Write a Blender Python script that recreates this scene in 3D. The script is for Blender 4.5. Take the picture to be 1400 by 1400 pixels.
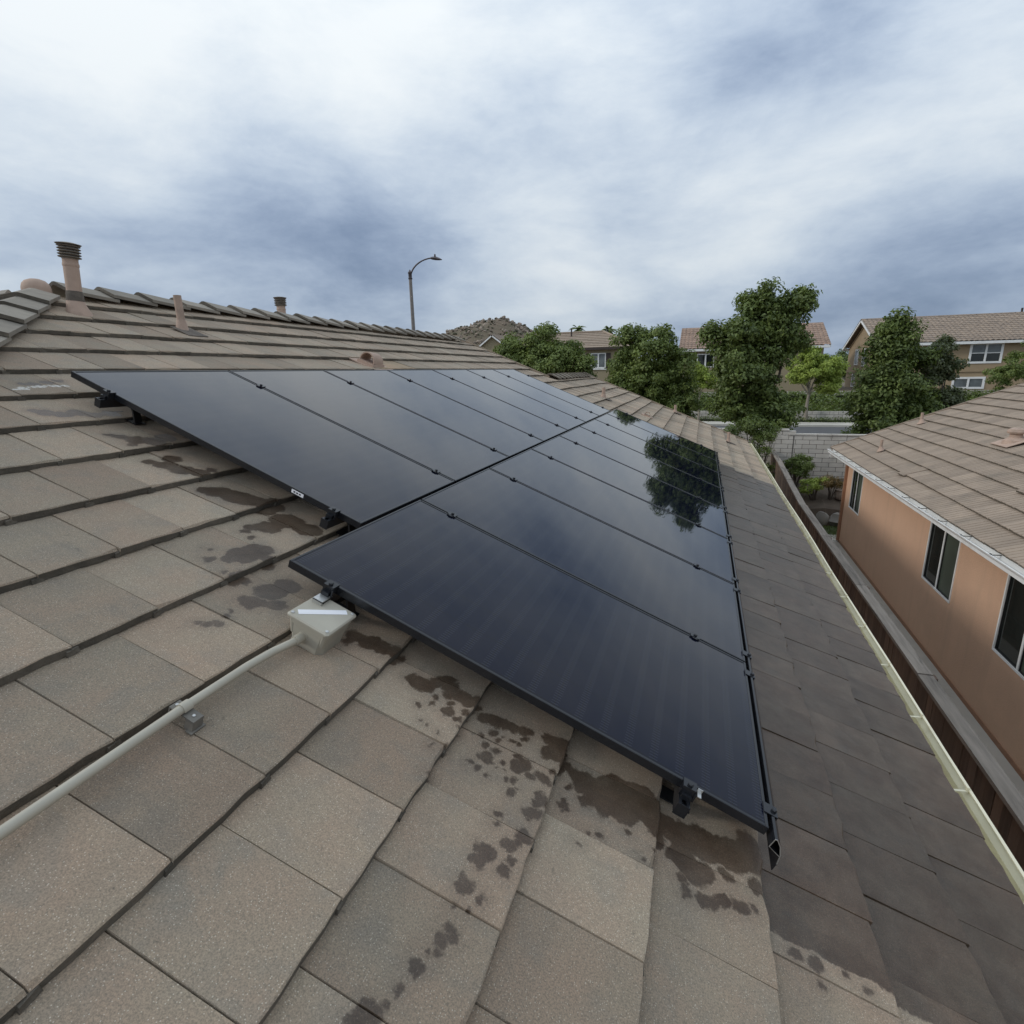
import bpy, bmesh, math, random
import numpy as np
from mathutils import Matrix, Vector
for o in list(bpy.data.objects): bpy.data.objects.remove(o)
scene = bpy.context.scene
COL = scene.collection
rad = math.radians
random.seed(7)
RNG = np.random.default_rng(11)

# ------------------------------------------------------------------ camera
EYE = Vector((0, 0, 4.8))
cam = bpy.data.objects.new('camera', bpy.data.cameras.new('camera'))
COL.objects.link(cam)
cam.data.sensor_width = 36.0
cam.data.lens = 36.0*742.18/1400
cam.data.clip_start = 0.05
cam.data.clip_end = 6000
CX = Vector((0.94593, 0.32375, -0.02003)); CD = Vector((0.06229, -0.24192, -0.96829)); CF = Vector((-0.31833, 0.91469, -0.24901))
mw = Matrix.Identity(4)
for i in range(3):
    mw[i][0] = CX[i]; mw[i][1] = -CD[i]; mw[i][2] = -CF[i]; mw[i][3] = EYE[i]
cam.matrix_world = mw
scene.camera = cam
scene.render.resolution_x = 1024; scene.render.resolution_y = 1024

# ------------------------------------------------------------------ node helper
def N(nt, typ, ins=None, **props):
    n = nt.nodes.new(typ)
    for k, v in props.items(): setattr(n, k, v)
    for k, v in (ins or {}).items():
        s = n.inputs[k]
        if isinstance(v, bpy.types.NodeSocket): nt.links.new(v, s)
        else: s.default_value = v
    return n
def mth(nt, op, a, b=None, c=None, clamp=False):
    d = {0: a}
    if b is not None: d[1] = b
    if c is not None: d[2] = c
    return N(nt, 'ShaderNodeMath', d, operation=op, use_clamp=clamp).outputs[0]
def vec(nt, op, a, b=None):
    d = {0: a}
    if b is not None: d[1] = b
    n = N(nt, 'ShaderNodeVectorMath', d, operation=op)
    return n.outputs['Value'] if op in ('DOT_PRODUCT', 'DISTANCE', 'LENGTH') else n.outputs['Vector']
def noise(nt, v, scale, detail=3, rough=.55, dist=0., out=0):
    return N(nt, 'ShaderNodeTexNoise', {'Vector': v, 'Scale': scale, 'Detail': detail, 'Roughness': rough, 'Distortion': dist}).outputs[out]
def mix(nt, f, a, b, blend='MIX'):
    n = N(nt, 'ShaderNodeMix', data_type='RGBA', blend_type=blend)
    for k, v in ((0, f), (6, a), (7, b)):
        if isinstance(v, bpy.types.NodeSocket): nt.links.new(v, n.inputs[k])
        else: n.inputs[k].default_value = (*v, 1) if k and len(v) == 3 else v
    return n.outputs[2]
def mrange(nt, v, a, b, c=0., d=1., smooth=False):
    return N(nt, 'ShaderNodeMapRange', {0: v, 1: a, 2: b, 3: c, 4: d}, interpolation_type='SMOOTHSTEP' if smooth else 'LINEAR').outputs[0]

# ------------------------------------------------------------------ sky and sun
SUN = Vector((-0.80, -0.30, 0.48)).normalized()
SKY=[(-0.740,0.558,0.376,0.33),(-0.546,0.719,0.430,0.27),(-0.328,0.830,0.451,-0.06),(-0.087,0.895,0.438,-0.14),(0.047,0.922,0.384,-0.12),(0.179,0.905,0.386,-0.23),(0.330,0.900,0.283,0.48),(-0.805,0.513,0.298,-0.64),(-0.744,0.591,0.311,0.66),(-0.627,0.716,0.306,-0.24),(-0.784,0.575,0.235,-0.26),(-0.431,0.820,0.375,0.47),(-0.390,0.874,0.290,-0.31),(-0.706,0.680,0.196,-0.27),(-0.526,0.825,0.208,-0.21),(-0.194,0.937,0.290,-0.89),(-0.250,0.886,0.391,0.28),(-0.107,0.928,0.358,0.64),(0.083,0.967,0.241,0.61),(-0.003,0.947,0.322,-0.41),(0.235,0.934,0.268,0.06),(0.281,0.941,0.187,-0.05),(0.366,0.920,0.139,-0.58),(0.208,0.968,0.142,-0.13),(0.373,0.925,0.070,0.10),(-0.221,0.957,0.190,0.82),(-0.364,0.919,0.150,-0.06),(-0.046,0.987,0.154,0.16),(0.128,0.986,0.110,-0.30),(-0.834,0.533,0.143,0.15),(-0.138,0.987,0.080,-0.44),(-0.717,0.693,0.074,0.08),(-0.858,0.406,0.316,0.48),(-0.256,0.784,0.566,0.13),(0.440,0.850,0.288,-0.02),(-0.618,0.585,0.525,0.17),(0.218,0.844,0.490,0.16)]
world = bpy.data.worlds.new('World'); scene.world = world; world.use_nodes = True
nt = world.node_tree; nt.nodes.clear()
wo = N(nt, 'ShaderNodeOutputWorld'); bg = N(nt, 'ShaderNodeBackground', {'Strength': 0.1})
nt.links.new(bg.outputs[0], wo.inputs[0])
sky = N(nt, 'ShaderNodeTexSky', sky_type='NISHITA')
sky.sun_disc = False; sky.sun_elevation = math.asin(SUN.z); sky.sun_rotation = math.atan2(SUN.x, SUN.y)
d = vec(nt, 'NORMALIZE', N(nt, 'ShaderNodeTexCoord').outputs['Generated'])
sep = N(nt, 'ShaderNodeSeparateXYZ', {0: d})
zz = mth(nt, 'ADD', mth(nt, 'ABSOLUTE', sep.outputs[2]), 0.22)
pl = N(nt, 'ShaderNodeCombineXYZ', {0: mth(nt, 'DIVIDE', sep.outputs[0], zz), 1: mth(nt, 'DIVIDE', sep.outputs[1], zz), 2: 0.0}).outputs[0]
pl = vec(nt, 'ADD', pl, vec(nt, 'SCALE', vec(nt, 'SUBTRACT', noise(nt, pl, .8, 3, .5, 0, 1), (.5, .5, .5))))
pl.node.inputs[1].links[0].from_node.inputs['Scale'].default_value = .55
n1 = noise(nt, pl, 1.5, 7, .52, .5)
pl2 = vec(nt, 'MULTIPLY', pl, (.9, 1.25, 1))
n2 = noise(nt, vec(nt, 'MULTIPLY', d, (1., 1., 2.1)), 4.0, 9, .60, .25)
n3 = noise(nt, vec(nt, 'MULTIPLY', d, (1., 1., 3.0)), 13., 6, .6, .2)
acc = mth(nt, 'MULTIPLY_ADD', n1, .40, .525-.20)
acc = mth(nt, 'ADD', acc, mth(nt, 'MULTIPLY_ADD', n2, .86, -.43))
acc = mth(nt, 'ADD', acc, mth(nt, 'MULTIPLY_ADD', n3, .22, -.11))
for (x, y, z, w) in SKY:      # large cloud masses, as directions in the sky
    e = mth(nt, 'EXPONENT', mth(nt, 'MULTIPLY_ADD', vec(nt, 'DOT_PRODUCT', d, (x, y, z)), 77.7, -77.7))
    acc = mth(nt, 'MULTIPLY_ADD', e, w, acc)
acc = mth(nt, 'ADD', acc, mrange(nt, sep.outputs[2], .45, .9, 0., .12))
ramp = N(nt, 'ShaderNodeValToRGB', {0: acc})
cr = ramp.color_ramp; cr.interpolation = 'B_SPLINE'
SK = [(0.0, (.18, .245, .365)), (.25, (.315, .395, .53)), (.5, (.495, .58, .69)), (.75, (.67, .735, .795)), (1.0, (.80, .84, .86))]
while len(cr.elements) < len(SK): cr.elements.new(.5)
for e, (p, c) in zip(cr.elements, SK): e.position = p; e.color = (*c, 1)
cl = vec(nt, 'SCALE', ramp.outputs[0]); nt.links.new(mth(nt, 'MULTIPLY_ADD', mth(nt, 'MAXIMUM', sep.outputs[2], 0.), 6.0, 8.7), cl.node.inputs['Scale'])   # overcast sky, brighter towards the zenith
low = mrange(nt, sep.outputs[2], -.02, .0, 0., 1.)
skyc = mix(nt, .05, cl, sky.outputs[0])
nt.links.new(mix(nt, low, (1.6, 1.5, 1.4), skyc), bg.inputs[0])
sl = bpy.data.lights.new('sun', 'SUN'); sl.energy = 1.1; sl.angle = rad(10); sl.color = (1, .95, .88)
so = bpy.data.objects.new('sun', sl); COL.objects.link(so)
so.rotation_euler = SUN.to_track_quat('Z', 'Y').to_euler(); so.location = (-20, -8, 25)
vs = scene.view_settings
vs.view_transform = 'Standard'; vs.look = 'None'; vs.exposure = 0.09; vs.gamma = 1.0; vs.use_curve_mapping = False

# ------------------------------------------------------------------ mesh helpers
class MB:
    def __init__(s): s.v = []; s.f = []; s.m = []
    def add(s, vs, fs, mi=0):
        b = len(s.v); s.v += [tuple(p) for p in vs]; s.f += [tuple(b+i for i in f) for f in fs]; s.m += [mi]*len(fs); return s
    def box(s, x0, x1, y0, y1, z0, z1, mi=0):
        return s.add([(x0,y0,z0),(x1,y0,z0),(x1,y1,z0),(x0,y1,z0),(x0,y0,z1),(x1,y0,z1),(x1,y1,z1),(x0,y1,z1)],
                     [(3,2,1,0),(4,5,6,7),(0,1,5,4),(1,2,6,5),(2,3,7,6),(3,0,4,7)], mi)
    def bev(s, x0, x1, y0, y1, z0, z1, b, mi=0):     # box with chamfered vertical edges and top rim
        def ring(o, z): return [(x0+b+o,y0+o,z),(x1-b-o,y0+o,z),(x1-o,y0+b+o,z),(x1-o,y1-b-o,z),(x1-b-o,y1-o,z),(x0+b+o,y1-o,z),(x0+o,y1-b-o,z),(x0+o,y0+b+o,z)]
        rs = [ring(0,z0), ring(0,z1-b*.6), ring(b*.6,z1)]
        fs = [tuple(range(7,-1,-1)), tuple(range(16,24))]
        for k in range(2):
            for i in range(8): fs.append((k*8+i, k*8+(i+1)%8, k*8+8+(i+1)%8, k*8+8+i))
        return s.add(rs[0]+rs[1]+rs[2], fs, mi)
    def prism(s, prof, axis, a, b, mi=0):            # polygon profile extruded along axis 0/1/2
        n = len(prof)
        def put(p, t):
            q = list(p); q.insert(axis, t); return tuple(q)
        vs = [put(p, a) for p in prof]+[put(p, b) for p in prof]
        fs = [tuple(range(n)), tuple(range(2*n-1, n-1, -1))]+[((i+1)%n, i, n+i, n+(i+1)%n) for i in range(n)]
        return s.add(vs, fs, mi)
    def tube(s, pts, rads, seg=10, cap=True, mi=0):
        pts = [Vector(p) for p in pts]
        if not hasattr(rads, '__len__'): rads = [rads]*len(pts)
        rings = []; ref = None
        for i, p in enumerate(pts):
            t = (pts[min(i+1, len(pts)-1)]-pts[max(i-1, 0)]).normalized()
            if ref is None: ref = t.orthogonal().normalized()
            ref = (ref-t*ref.dot(t)).normalized(); bi = t.cross(ref)
            rings += [p+(ref*math.cos(2*math.pi*k/seg)+bi*math.sin(2*math.pi*k/seg))*rads[i] for k in range(seg)]
        fs = [(i*seg+k, i*seg+(k+1)%seg, (i+1)*seg+(k+1)%seg, (i+1)*seg+k) for i in range(len(pts)-1) for k in range(seg)]
        if cap: fs += [tuple(range(seg-1, -1, -1)), tuple((len(pts)-1)*seg+k for k in range(seg))]
        return s.add(rings, fs, mi)
    def lathe(s, prof, seg=16, c=(0,0,0), mi=0):     # (r, z) profile about z
        vs = [(c[0]+r*math.cos(2*math.pi*k/seg), c[1]+r*math.sin(2*math.pi*k/seg), c[2]+z) for r, z in prof for k in range(seg)]
        n = len(prof)
        fs = [(i*seg+k, i*seg+(k+1)%seg, (i+1)*seg+(k+1)%seg, (i+1)*seg+k) for i in range(n-1) for k in range(seg)]
        fs += [tuple(range(seg-1, -1, -1)), tuple((n-1)*seg+k for k in range(seg))]
        return s.add(vs, fs, mi)
    def mesh(s, name, mats, smooth=False):
        me = bpy.data.meshes.new(name); me.from_pydata(s.v, [], s.f)
        for m in (mats if isinstance(mats, (list, tuple)) else [mats]): me.materials.append(m)
        if any(s.m): me.polygons.foreach_set('material_index', s.m)
        if smooth:
            me.shade_smooth(); me.set_sharp_from_angle(angle=rad(40))
        return me
    def build(s, name, mats, parent=None, M=None, smooth=False, **tags):
        return link(name, s.mesh(name, mats, smooth), parent, M, **tags)
def link(name, data, parent=None, M=None, **tags):
    o = bpy.data.objects.new(name, data); COL.objects.link(o)
    if parent: o.parent = parent
    if M is not None: o.matrix_local = M if isinstance(M, Matrix) else Matrix.Translation(M)
    for k, v in tags.items(): o[{'cat': 'category'}.get(k, k)] = v
    return o
def thing(name, label, cat, M=None, group=None):
    o = link(name, None, None, M, label=label, cat=cat)
    o.empty_display_size = .2
    if group: o['group'] = group
    return o
def npmesh(name, V, F, mat):
    me = bpy.data.meshes.new(name); V = np.asarray(V, np.float32); F = np.asarray(F, np.int32)
    k = F.shape[1]
    me.vertices.add(len(V)); me.vertices.foreach_set('co', V.ravel())
    me.loops.add(F.size); me.loops.foreach_set('vertex_index', F.ravel())
    me.polygons.add(len(F)); me.polygons.foreach_set('loop_start', np.arange(0, F.size, k, dtype=np.int32))
    me.update(calc_edges=True); me.validate()
    for m in (mat if isinstance(mat, (list, tuple)) else [mat]): me.materials.append(m)
    return me

# ------------------------------------------------------------------ roof frame: u along the eave (+Y), v up the slope (-X), w off the tiles
TH = math.atan(5/12); st, ct = math.sin(TH), math.cos(TH)
U_ = Vector((0,1,0)); V_ = Vector((-ct,0,st)); W_ = Vector((st,0,ct))
RO = EYE-W_*1.3316
def frame(x, y, z, o):
    m = Matrix.Identity(4)
    for i in range(3): m[i][0] = x[i]; m[i][1] = y[i]; m[i][2] = z[i]; m[i][3] = o[i]
    return m
def RP(u, v, w=0.): return RO+U_*u+V_*v+W_*w
def RF(u=0., v=0., w=0.): return frame(U_, V_, W_, RP(u, v, w))
def Tr(x=0., y=0., z=0.): return Matrix.Translation((x, y, z))

# ------------------------------------------------------------------ materials
def newmat(name):
    m = bpy.data.materials.new(name); m.use_nodes = True
    nt = m.node_tree; return m, nt, nt.nodes['Principled BSDF']
def rnd_socket(nt):
    oi = N(nt, 'ShaderNodeObjectInfo').outputs['Random']; isl = N(nt, 'ShaderNodeNewGeometry').outputs['Random Per Island']
    return mth(nt, 'FRACT', mth(nt, 'ADD', oi, isl))
def plain(name, c1, c2=None, scale=6., rough=.7, bump=0., bscale=80., metal=0., var=0., det=4, spec=.5, stretch=None, dirt=None, rscale=None, streak=None):
    m, nt, b = newmat(name)
    pos = N(nt, 'ShaderNodeNewGeometry').outputs['Position']
    if stretch: pos = vec(nt, 'MULTIPLY', pos, stretch)
    c2 = c2 or tuple(x*.8 for x in c1)
    col = mix(nt, mrange(nt, noise(nt, pos, scale, det), .3, .7), c1, c2)
    if dirt:
        col = mix(nt, mrange(nt, noise(nt, pos, scale*.35, 6, .65), .52, .68, 0, dirt[1], True), col, dirt[0])
    if streak:
        col = mix(nt, mrange(nt, noise(nt, vec(nt, 'MULTIPLY', pos, (3., 3., .35)), 1.3, 6, .6), .5, .72, 0, streak[1], True), col, streak[0])
        col = mix(nt, mrange(nt, noise(nt, pos, 55., 3, .7), .35, .65, .35, 0.), col, streak[0])
    if var:
        k = mrange(nt, rnd_socket(nt), 0, 1, 1-var, 1+var)
        s = vec(nt, 'SCALE', col); nt.links.new(k, s.node.inputs['Scale']); col = s
    nt.links.new(col, b.inputs['Base Color'])
    b.inputs['Roughness'].default_value = rough; b.inputs['Metallic'].default_value = metal
    b.inputs['Specular IOR Level'].default_value = spec
    if rscale: nt.links.new(mrange(nt, noise(nt, pos, rscale, 4), .3, .7, rough*.75, min(1, rough*1.25)), b.inputs['Roughness'])
    if bump:
        bp = N(nt, 'ShaderNodeBump', {'Strength': bump, 'Distance': .01, 'Height': noise(nt, pos, bscale, 5, .6)})
        nt.links.new(bp.outputs[0], b.inputs['Normal'])
    return m
WET=[(1.545,0.424,0.034),(1.544,0.390,0.038),(1.583,0.371,0.032),(1.616,0.348,0.036),(1.596,0.311,0.035),(1.578,0.262,0.038),(1.570,0.225,0.034),(1.598,0.205,0.024),(1.550,0.454,0.028),(1.552,0.302,0.020),(1.446,0.365,0.011),(1.511,0.336,0.015),(1.481,0.337,0.010),(1.516,0.281,0.015),(1.477,0.271,0.022),(1.472,0.287,0.013),(1.468,0.228,0.016),(1.510,0.211,0.013),(1.375,0.301,0.009),(1.367,0.251,0.007),(1.432,0.208,0.008),(1.384,0.327,0.007),(1.314,0.246,0.006),(1.334,0.207,0.007),(1.214,0.206,0.008),(1.569,0.154,0.028),(1.579,0.119,0.030),(1.586,0.084,0.027),(1.586,0.046,0.025),(1.593,0.010,0.023),(1.604,-0.014,0.015),(1.527,0.105,0.018),(1.501,0.073,0.013),(1.522,0.032,0.011),(1.519,0.009,0.010),(1.558,-0.005,0.016),(1.524,0.060,0.006),(1.482,0.132,0.009),(1.453,0.105,0.016),(1.450,0.061,0.016),(1.408,0.080,0.024),(1.397,0.105,0.011),(1.398,0.064,0.011),(1.351,0.121,0.011),(1.341,0.091,0.013),(1.418,0.031,0.012),(1.468,-0.015,0.019),(1.428,-0.023,0.026),(1.447,-0.043,0.027),(1.415,-0.071,0.015),(1.361,-0.005,0.011),(1.374,-0.031,0.014),(1.325,-0.035,0.016),(1.348,-0.052,0.005),(1.429,-0.118,0.026),(1.434,-0.099,0.018),(1.423,-0.134,0.020),(1.335,0.047,0.008),(1.391,0.012,0.006),(1.379,0.042,0.005),(1.226,-0.033,0.013),(1.481,-0.137,0.011),(1.355,-0.126,0.022),(1.330,-0.118,0.019),(1.340,-0.142,0.016),(1.281,-0.118,0.028),(1.280,-0.102,0.015),(1.286,-0.137,0.015),(1.615,-0.083,0.027),(1.610,-0.109,0.037),(1.594,-0.132,0.033),(1.557,-0.106,0.035),(1.538,-0.094,0.025),(1.545,-0.134,0.028),(1.523,-0.146,0.016),(1.629,-0.132,0.023),(1.566,-0.170,0.022),(1.552,-0.203,0.028),(1.535,-0.242,0.049),(1.526,-0.290,0.055),(1.524,-0.336,0.057),(1.512,-0.378,0.059),(1.469,-0.318,0.035),(1.464,-0.264,0.026),(1.484,-0.200,0.016),(1.414,-0.206,0.017),(1.402,-0.217,0.011),(1.386,-0.205,0.007),(1.561,-0.353,0.072),(1.568,-0.428,0.077),(1.551,-0.486,0.070),(1.488,-0.506,0.033),(1.495,-0.392,0.049),(1.487,-0.319,0.039),(1.408,-0.202,0.017),(1.397,-0.219,0.011),(1.353,-0.291,0.009),(1.358,-0.334,0.014),(1.422,-0.411,0.013),(1.402,-0.500,0.011),(1.363,-0.470,0.009),(1.296,-0.274,0.008),(0.648,0.040,0.030),(0.630,0.052,0.023),(0.678,0.016,0.010),(0.720,0.001,0.011),(0.767,-0.006,0.020),(0.812,-0.009,0.008),(0.820,-0.031,0.010),(0.847,-0.025,0.018),(0.878,-0.034,0.013),(0.865,-0.051,0.015),(0.932,-0.062,0.009),(0.929,-0.019,0.008),(0.972,-0.081,0.014),(0.984,-0.031,0.023),(1.002,-0.018,0.014),(1.056,-0.033,0.021),(1.095,-0.040,0.028),(1.074,-0.109,0.021),(1.113,-0.112,0.013),(1.146,-0.089,0.021),(1.165,-0.111,0.017),(1.201,-0.123,0.028),(1.185,-0.032,0.011),(1.578,-0.540,0.035),(1.555,-0.587,0.049),(1.565,-0.632,0.059),(1.479,-0.599,0.046),(1.444,-0.634,0.049),(1.386,-0.602,0.017),(1.354,-0.615,0.017),(1.548,-0.560,0.044),(1.553,-0.614,0.061),(1.559,-0.686,0.063),(1.577,-0.757,0.068),(1.588,-0.820,0.056),(1.660,-0.816,0.046),(1.497,-0.829,0.025),(1.452,-0.617,0.050),(1.457,-0.668,0.036),(1.479,-0.744,0.025),(1.468,-0.582,0.037),(1.356,-0.611,0.017),(1.358,-0.668,0.027),(1.385,-0.724,0.028),(1.399,-0.773,0.024),(1.361,-0.700,0.021),(1.417,-0.814,0.013),(1.366,-0.940,0.020),(1.368,-0.992,0.024),(1.318,-1.004,0.013),(1.386,-1.085,0.012),(1.367,-1.138,0.011),(1.583,0.727,0.039),(1.588,0.673,0.044),(1.592,0.619,0.044),(1.601,0.577,0.037),(1.540,0.735,0.027),(1.614,0.548,0.020),(1.995,1.834,0.068),(2.020,1.761,0.079),(2.045,1.688,0.069),(2.070,1.614,0.058),(2.136,1.609,0.048),(1.876,1.523,0.036),(1.945,1.482,0.065),(2.057,1.472,0.083),(2.063,1.352,0.067),(1.660,1.355,0.069),(1.740,1.348,0.060),(1.606,1.369,0.038),(1.705,1.273,0.034),(1.600,1.474,0.014),(1.544,1.413,0.020),(1.831,1.510,0.021),(1.805,1.447,0.018),(1.509,1.302,0.013),(1.463,1.122,0.042),(1.569,1.120,0.060),(1.641,1.107,0.054),(1.478,1.087,0.030),(1.508,1.040,0.039),(1.517,1.252,0.023),(1.552,1.235,0.031),(1.295,1.108,0.020),(1.271,1.129,0.016),(1.261,1.153,0.012),(1.349,1.117,0.013),(1.374,1.125,0.010),(1.972,2.529,0.028),(2.000,2.495,0.039),(2.031,2.432,0.055),(2.088,2.388,0.061),(2.183,2.414,0.056),(1.972,2.384,0.025),(1.947,2.226,0.032),(1.976,2.165,0.052),(1.997,2.080,0.056),(2.036,2.014,0.048),(2.060,2.210,0.046),(2.107,2.009,0.029),(1.959,1.876,0.042),(1.996,1.810,0.054),(2.033,1.742,0.061),(2.071,1.674,0.049),(2.118,1.625,0.035),(1.873,2.833,0.048),(1.922,2.797,0.049),(2.006,2.808,0.051),(2.050,2.757,0.048),(2.132,2.755,0.050),(1.846,2.865,0.031),(2.003,3.211,0.028),(2.051,3.208,0.029),(2.130,3.234,0.030),(2.202,3.261,0.031)]
WHITE_MARK=[(1.878,3.109,0.010),(1.914,3.125,0.016),(1.948,3.137,0.022),(1.983,3.149,0.010),(2.017,3.159,0.016),(2.050,3.167,0.022),(2.082,3.172,0.010),(2.113,3.175,0.016),(2.142,3.173,0.022),(2.169,3.168,0.010),(2.186,3.164,0.016)]      # old white paint smear
def tile_mat(name, blobs=(), rect=True, tone=(1,1,1), white=()):
    m, nt, b = newmat(name)
    pos = N(nt, 'ShaderNodeNewGeometry').outputs['Position']
    rel = vec(nt, 'SUBTRACT', pos, tuple(RO))
    u = vec(nt, 'DOT_PRODUCT', rel, tuple(U_)); v = vec(nt, 'DOT_PRODUCT', rel, tuple(V_))
    uv = N(nt, 'ShaderNodeCombineXYZ', {0: u, 1: v}).outputs[0]
    rn = rnd_socket(nt)
    off = vec(nt, 'ADD', pos, vec(nt, 'SCALE', (3.1, 1.7, 2.3))); nt.links.new(mth(nt, 'MULTIPLY', rn, 9.), off.node.inputs[1].links[0].from_node.inputs['Scale'])
    g1, g2, g3 = [tuple(a*t for a, t in zip(c, tone)) for c in ((.415, .340, .254), (.435, .330, .243), (.35, .298, .238))]
    col = mix(nt, mrange(nt, noise(nt, off, 4.5, 3), .38, .62), g1, g2)
    col = mix(nt, mrange(nt, noise(nt, off, 7., 4, .6, .4), .5, .72), col, g3)
    # dark lichen freckles and pale sand grains
    fine = noise(nt, pos, 260., 3, .75)
    col = mix(nt, mrange(nt, fine, .36, .60, .70, 0.), col, (.17, .15, .118))
    vor = N(nt, 'ShaderNodeTexVoronoi', {'Vector': pos, 'Scale': 210.}, feature='F1')
    grain = mth(nt, 'MULTIPLY', mth(nt, 'LESS_THAN', vor.outputs['Distance'], .26), mth(nt, 'GREATER_THAN', N(nt, 'ShaderNodeSeparateColor', {0: vor.outputs['Color']}).outputs[0], .72))
    col = mix(nt, mth(nt, 'MULTIPLY', grain, .7), col, (.68, .62, .52))
    # old water streaks running down the slope
    stv = vec(nt, 'MULTIPLY', uv, (9., 1.1, 1.)); 
    col = mix(nt, mrange(nt, noise(nt, stv, 1.6, 5, .65), .55, .78, 0., .38, True), col, (.22, .20, .165))
    col = mix(nt, 1., col, mix(nt, mth(nt, 'FRACT', mth(nt, 'MULTIPLY', rn, 7.31)), (1.015, .98, .95), (.985, .99, .975)), 'MULTIPLY')
    k = mrange(nt, rn, 0, 1, .82, 1.15)
    s = vec(nt, 'SCALE', col); nt.links.new(k, s.node.inputs['Scale']); col = s
    rough = .93
    if blobs or rect:
        dd = vec(nt, 'SUBTRACT', noise(nt, uv, 16., 2, .5, 0, 1), (.5, .5, .5)); dd2 = vec(nt, 'SUBTRACT', noise(nt, uv, 75., 3, .6, 0, 1), (.5, .5, .5))
        a = vec(nt, 'SCALE', dd); a.node.inputs['Scale'].default_value = .052
        c = vec(nt, 'SCALE', dd2); c.node.inputs['Scale'].default_value = .026
        w = vec(nt, 'MULTIPLY', vec(nt, 'ADD', vec(nt, 'ADD', uv, a), c), (1, 1, 0))
        F = None
        for (bu, bv, br) in blobs:
            q = mth(nt, 'SUBTRACT', br, vec(nt, 'DISTANCE', w, (bu, bv, 0)))
            F = q if F is None else mth(nt, 'MAXIMUM', F, q)
        wet = mth(nt, 'MAXIMUM', mrange(nt, F, -.009, .006, 0, 1, True), mrange(nt, F, -.05, .0, 0, .22, True)) if F else None
        if rect:
            sp = N(nt, 'ShaderNodeSeparateXYZ', {0: w})
            R = mth(nt, 'MINIMUM', mth(nt, 'SUBTRACT', sp.outputs[0], 1.40), mth(nt, 'SUBTRACT', 10.12, sp.outputs[0]))
            R = mth(nt, 'MINIMUM', R, mth(nt, 'SUBTRACT', -.86, v))
            rw = mrange(nt, R, -.006, .006, 0, 1, True)
            wet = mth(nt, 'MAXIMUM', wet, rw) if wet else rw
        amt = mth(nt, 'MULTIPLY', wet, mrange(nt, noise(nt, off, 8., 5, .65), .32, .68, .80, 1.))
        dark = mix(nt, 1., col, (.225, .188, .168), 'MULTIPLY')
        col = mix(nt, amt, col, dark)
        rough = mrange(nt, wet, 0, 1, .93, .36)
        nt.links.new(rough, b.inputs['Roughness'])
    else: b.inputs['Roughness'].default_value = rough
    if white:
        q = None
        for (bu, bv, br) in white:
            s_ = mth(nt, 'SUBTRACT', br, vec(nt, 'DISTANCE', w, (bu, bv, 0))); q = s_ if q is None else mth(nt, 'MAXIMUM', q, s_)
        col = mix(nt, mth(nt, 'MULTIPLY', mrange(nt, q, -.004, .006, 0, .85, True), mrange(nt, noise(nt, uv, 60., 4, .7), .35, .55)), col, (.72, .70, .65))
    # patches of dark lichen
    col = mix(nt, mrange(nt, noise(nt, pos, 26., 6, .7, .3), .62, .74, 0., .55, True), col, (.085, .08, .062))
    nt.links.new(col, b.inputs['Base Color'])
    bp = N(nt, 'ShaderNodeBump', {'Strength': .38, 'Distance': .004, 'Height': mth(nt, 'ADD', fine, mth(nt, 'MULTIPLY', noise(nt, pos, 35., 3), .8))})
    nt.links.new(bp.outputs[0], b.inputs['Normal'])
    b.inputs['Specular IOR Level'].default_value = .4
    b.inputs['Diffuse Roughness'].default_value = .9
    return m
TILE = tile_mat('roof_tile_concrete')
TILE_EDGE = plain('tile_edge_dirt_shade', (.15, .128, .10), (.10, .088, .07), 25., .95, .7, 120., var=.25)  # edge dirt, with the shade of the butt faces put into the colour
TILE_TAN = tile_mat('roof_tile_tan', rect=False, tone=(1.25, 1.15, 1.0))
TILE_NB = plain('ribbed_tile_concrete', (.33, .258, .195), (.275, .216, .166), 5., .92, .4, 160., var=.12, dirt=((.19, .16, .125), .5))
RIDGE = plain('ridge_tile_concrete', (.30, .265, .215), (.235, .21, .175), 9., .93, .35, 180., var=.15)
UNDER = plain('underlay_felt', (.035, .033, .03), None, 8, .9)
BLACK = plain('black_anodised_metal', (.010, .011, .014), (.014, .015, .018), 40, .26, metal=.0, spec=.5)
STEEL = plain('dark_galvanised_steel', (.045, .045, .047), (.03, .03, .031), 20, .5, metal=.6)
ALU = plain('raw_aluminium', (.62, .62, .60), (.5, .5, .49), 30, .35, metal=.85)
GREYBOX = plain('grey_pvc', (.43, .40, .325), (.39, .36, .29), 12, .55, .08, 60, dirt=((.30, .28, .24), .35))
PAPER = plain('white_paper', (.82, .82, .84), (.76, .76, .78), 20, .7)
INK = plain('dark_print', (.05, .05, .06), None, 20, .7)
TERRA = plain('terracotta_paint', (.46, .335, .26), (.40, .285, .22), 14, .8, .25, 60, dirt=((.24, .185, .145), .5))
MORTAR = plain('flashing_cement', (.15, .125, .10), (.10, .085, .07), 30, .95, .6, 90)
GALV = plain('galvanised_cap', (.27, .235, .195), (.19, .165, .14), 25, .55, metal=.35)
CREAM = plain('cream_gutter_paint', (.80, .75, .56), (.74, .69, .51), 7, .45, dirt=((.45, .39, .26), .45))
WHITE = plain('white_paint', (.82, .82, .80), (.75, .75, .73), 5, .45, dirt=((.45, .43, .38), .35))
STUCCO = plain('orange_stucco', (.72, .46, .305), (.66, .415, .275), 1.1, .92, .9, 70, dirt=((.56, .36, .24), .45), streak=((.53, .34, .23), .45))
BROWNPAINT = plain('brown_trim_paint', (.36, .19, .11), (.30, .155, .09), 6, .6)
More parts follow.
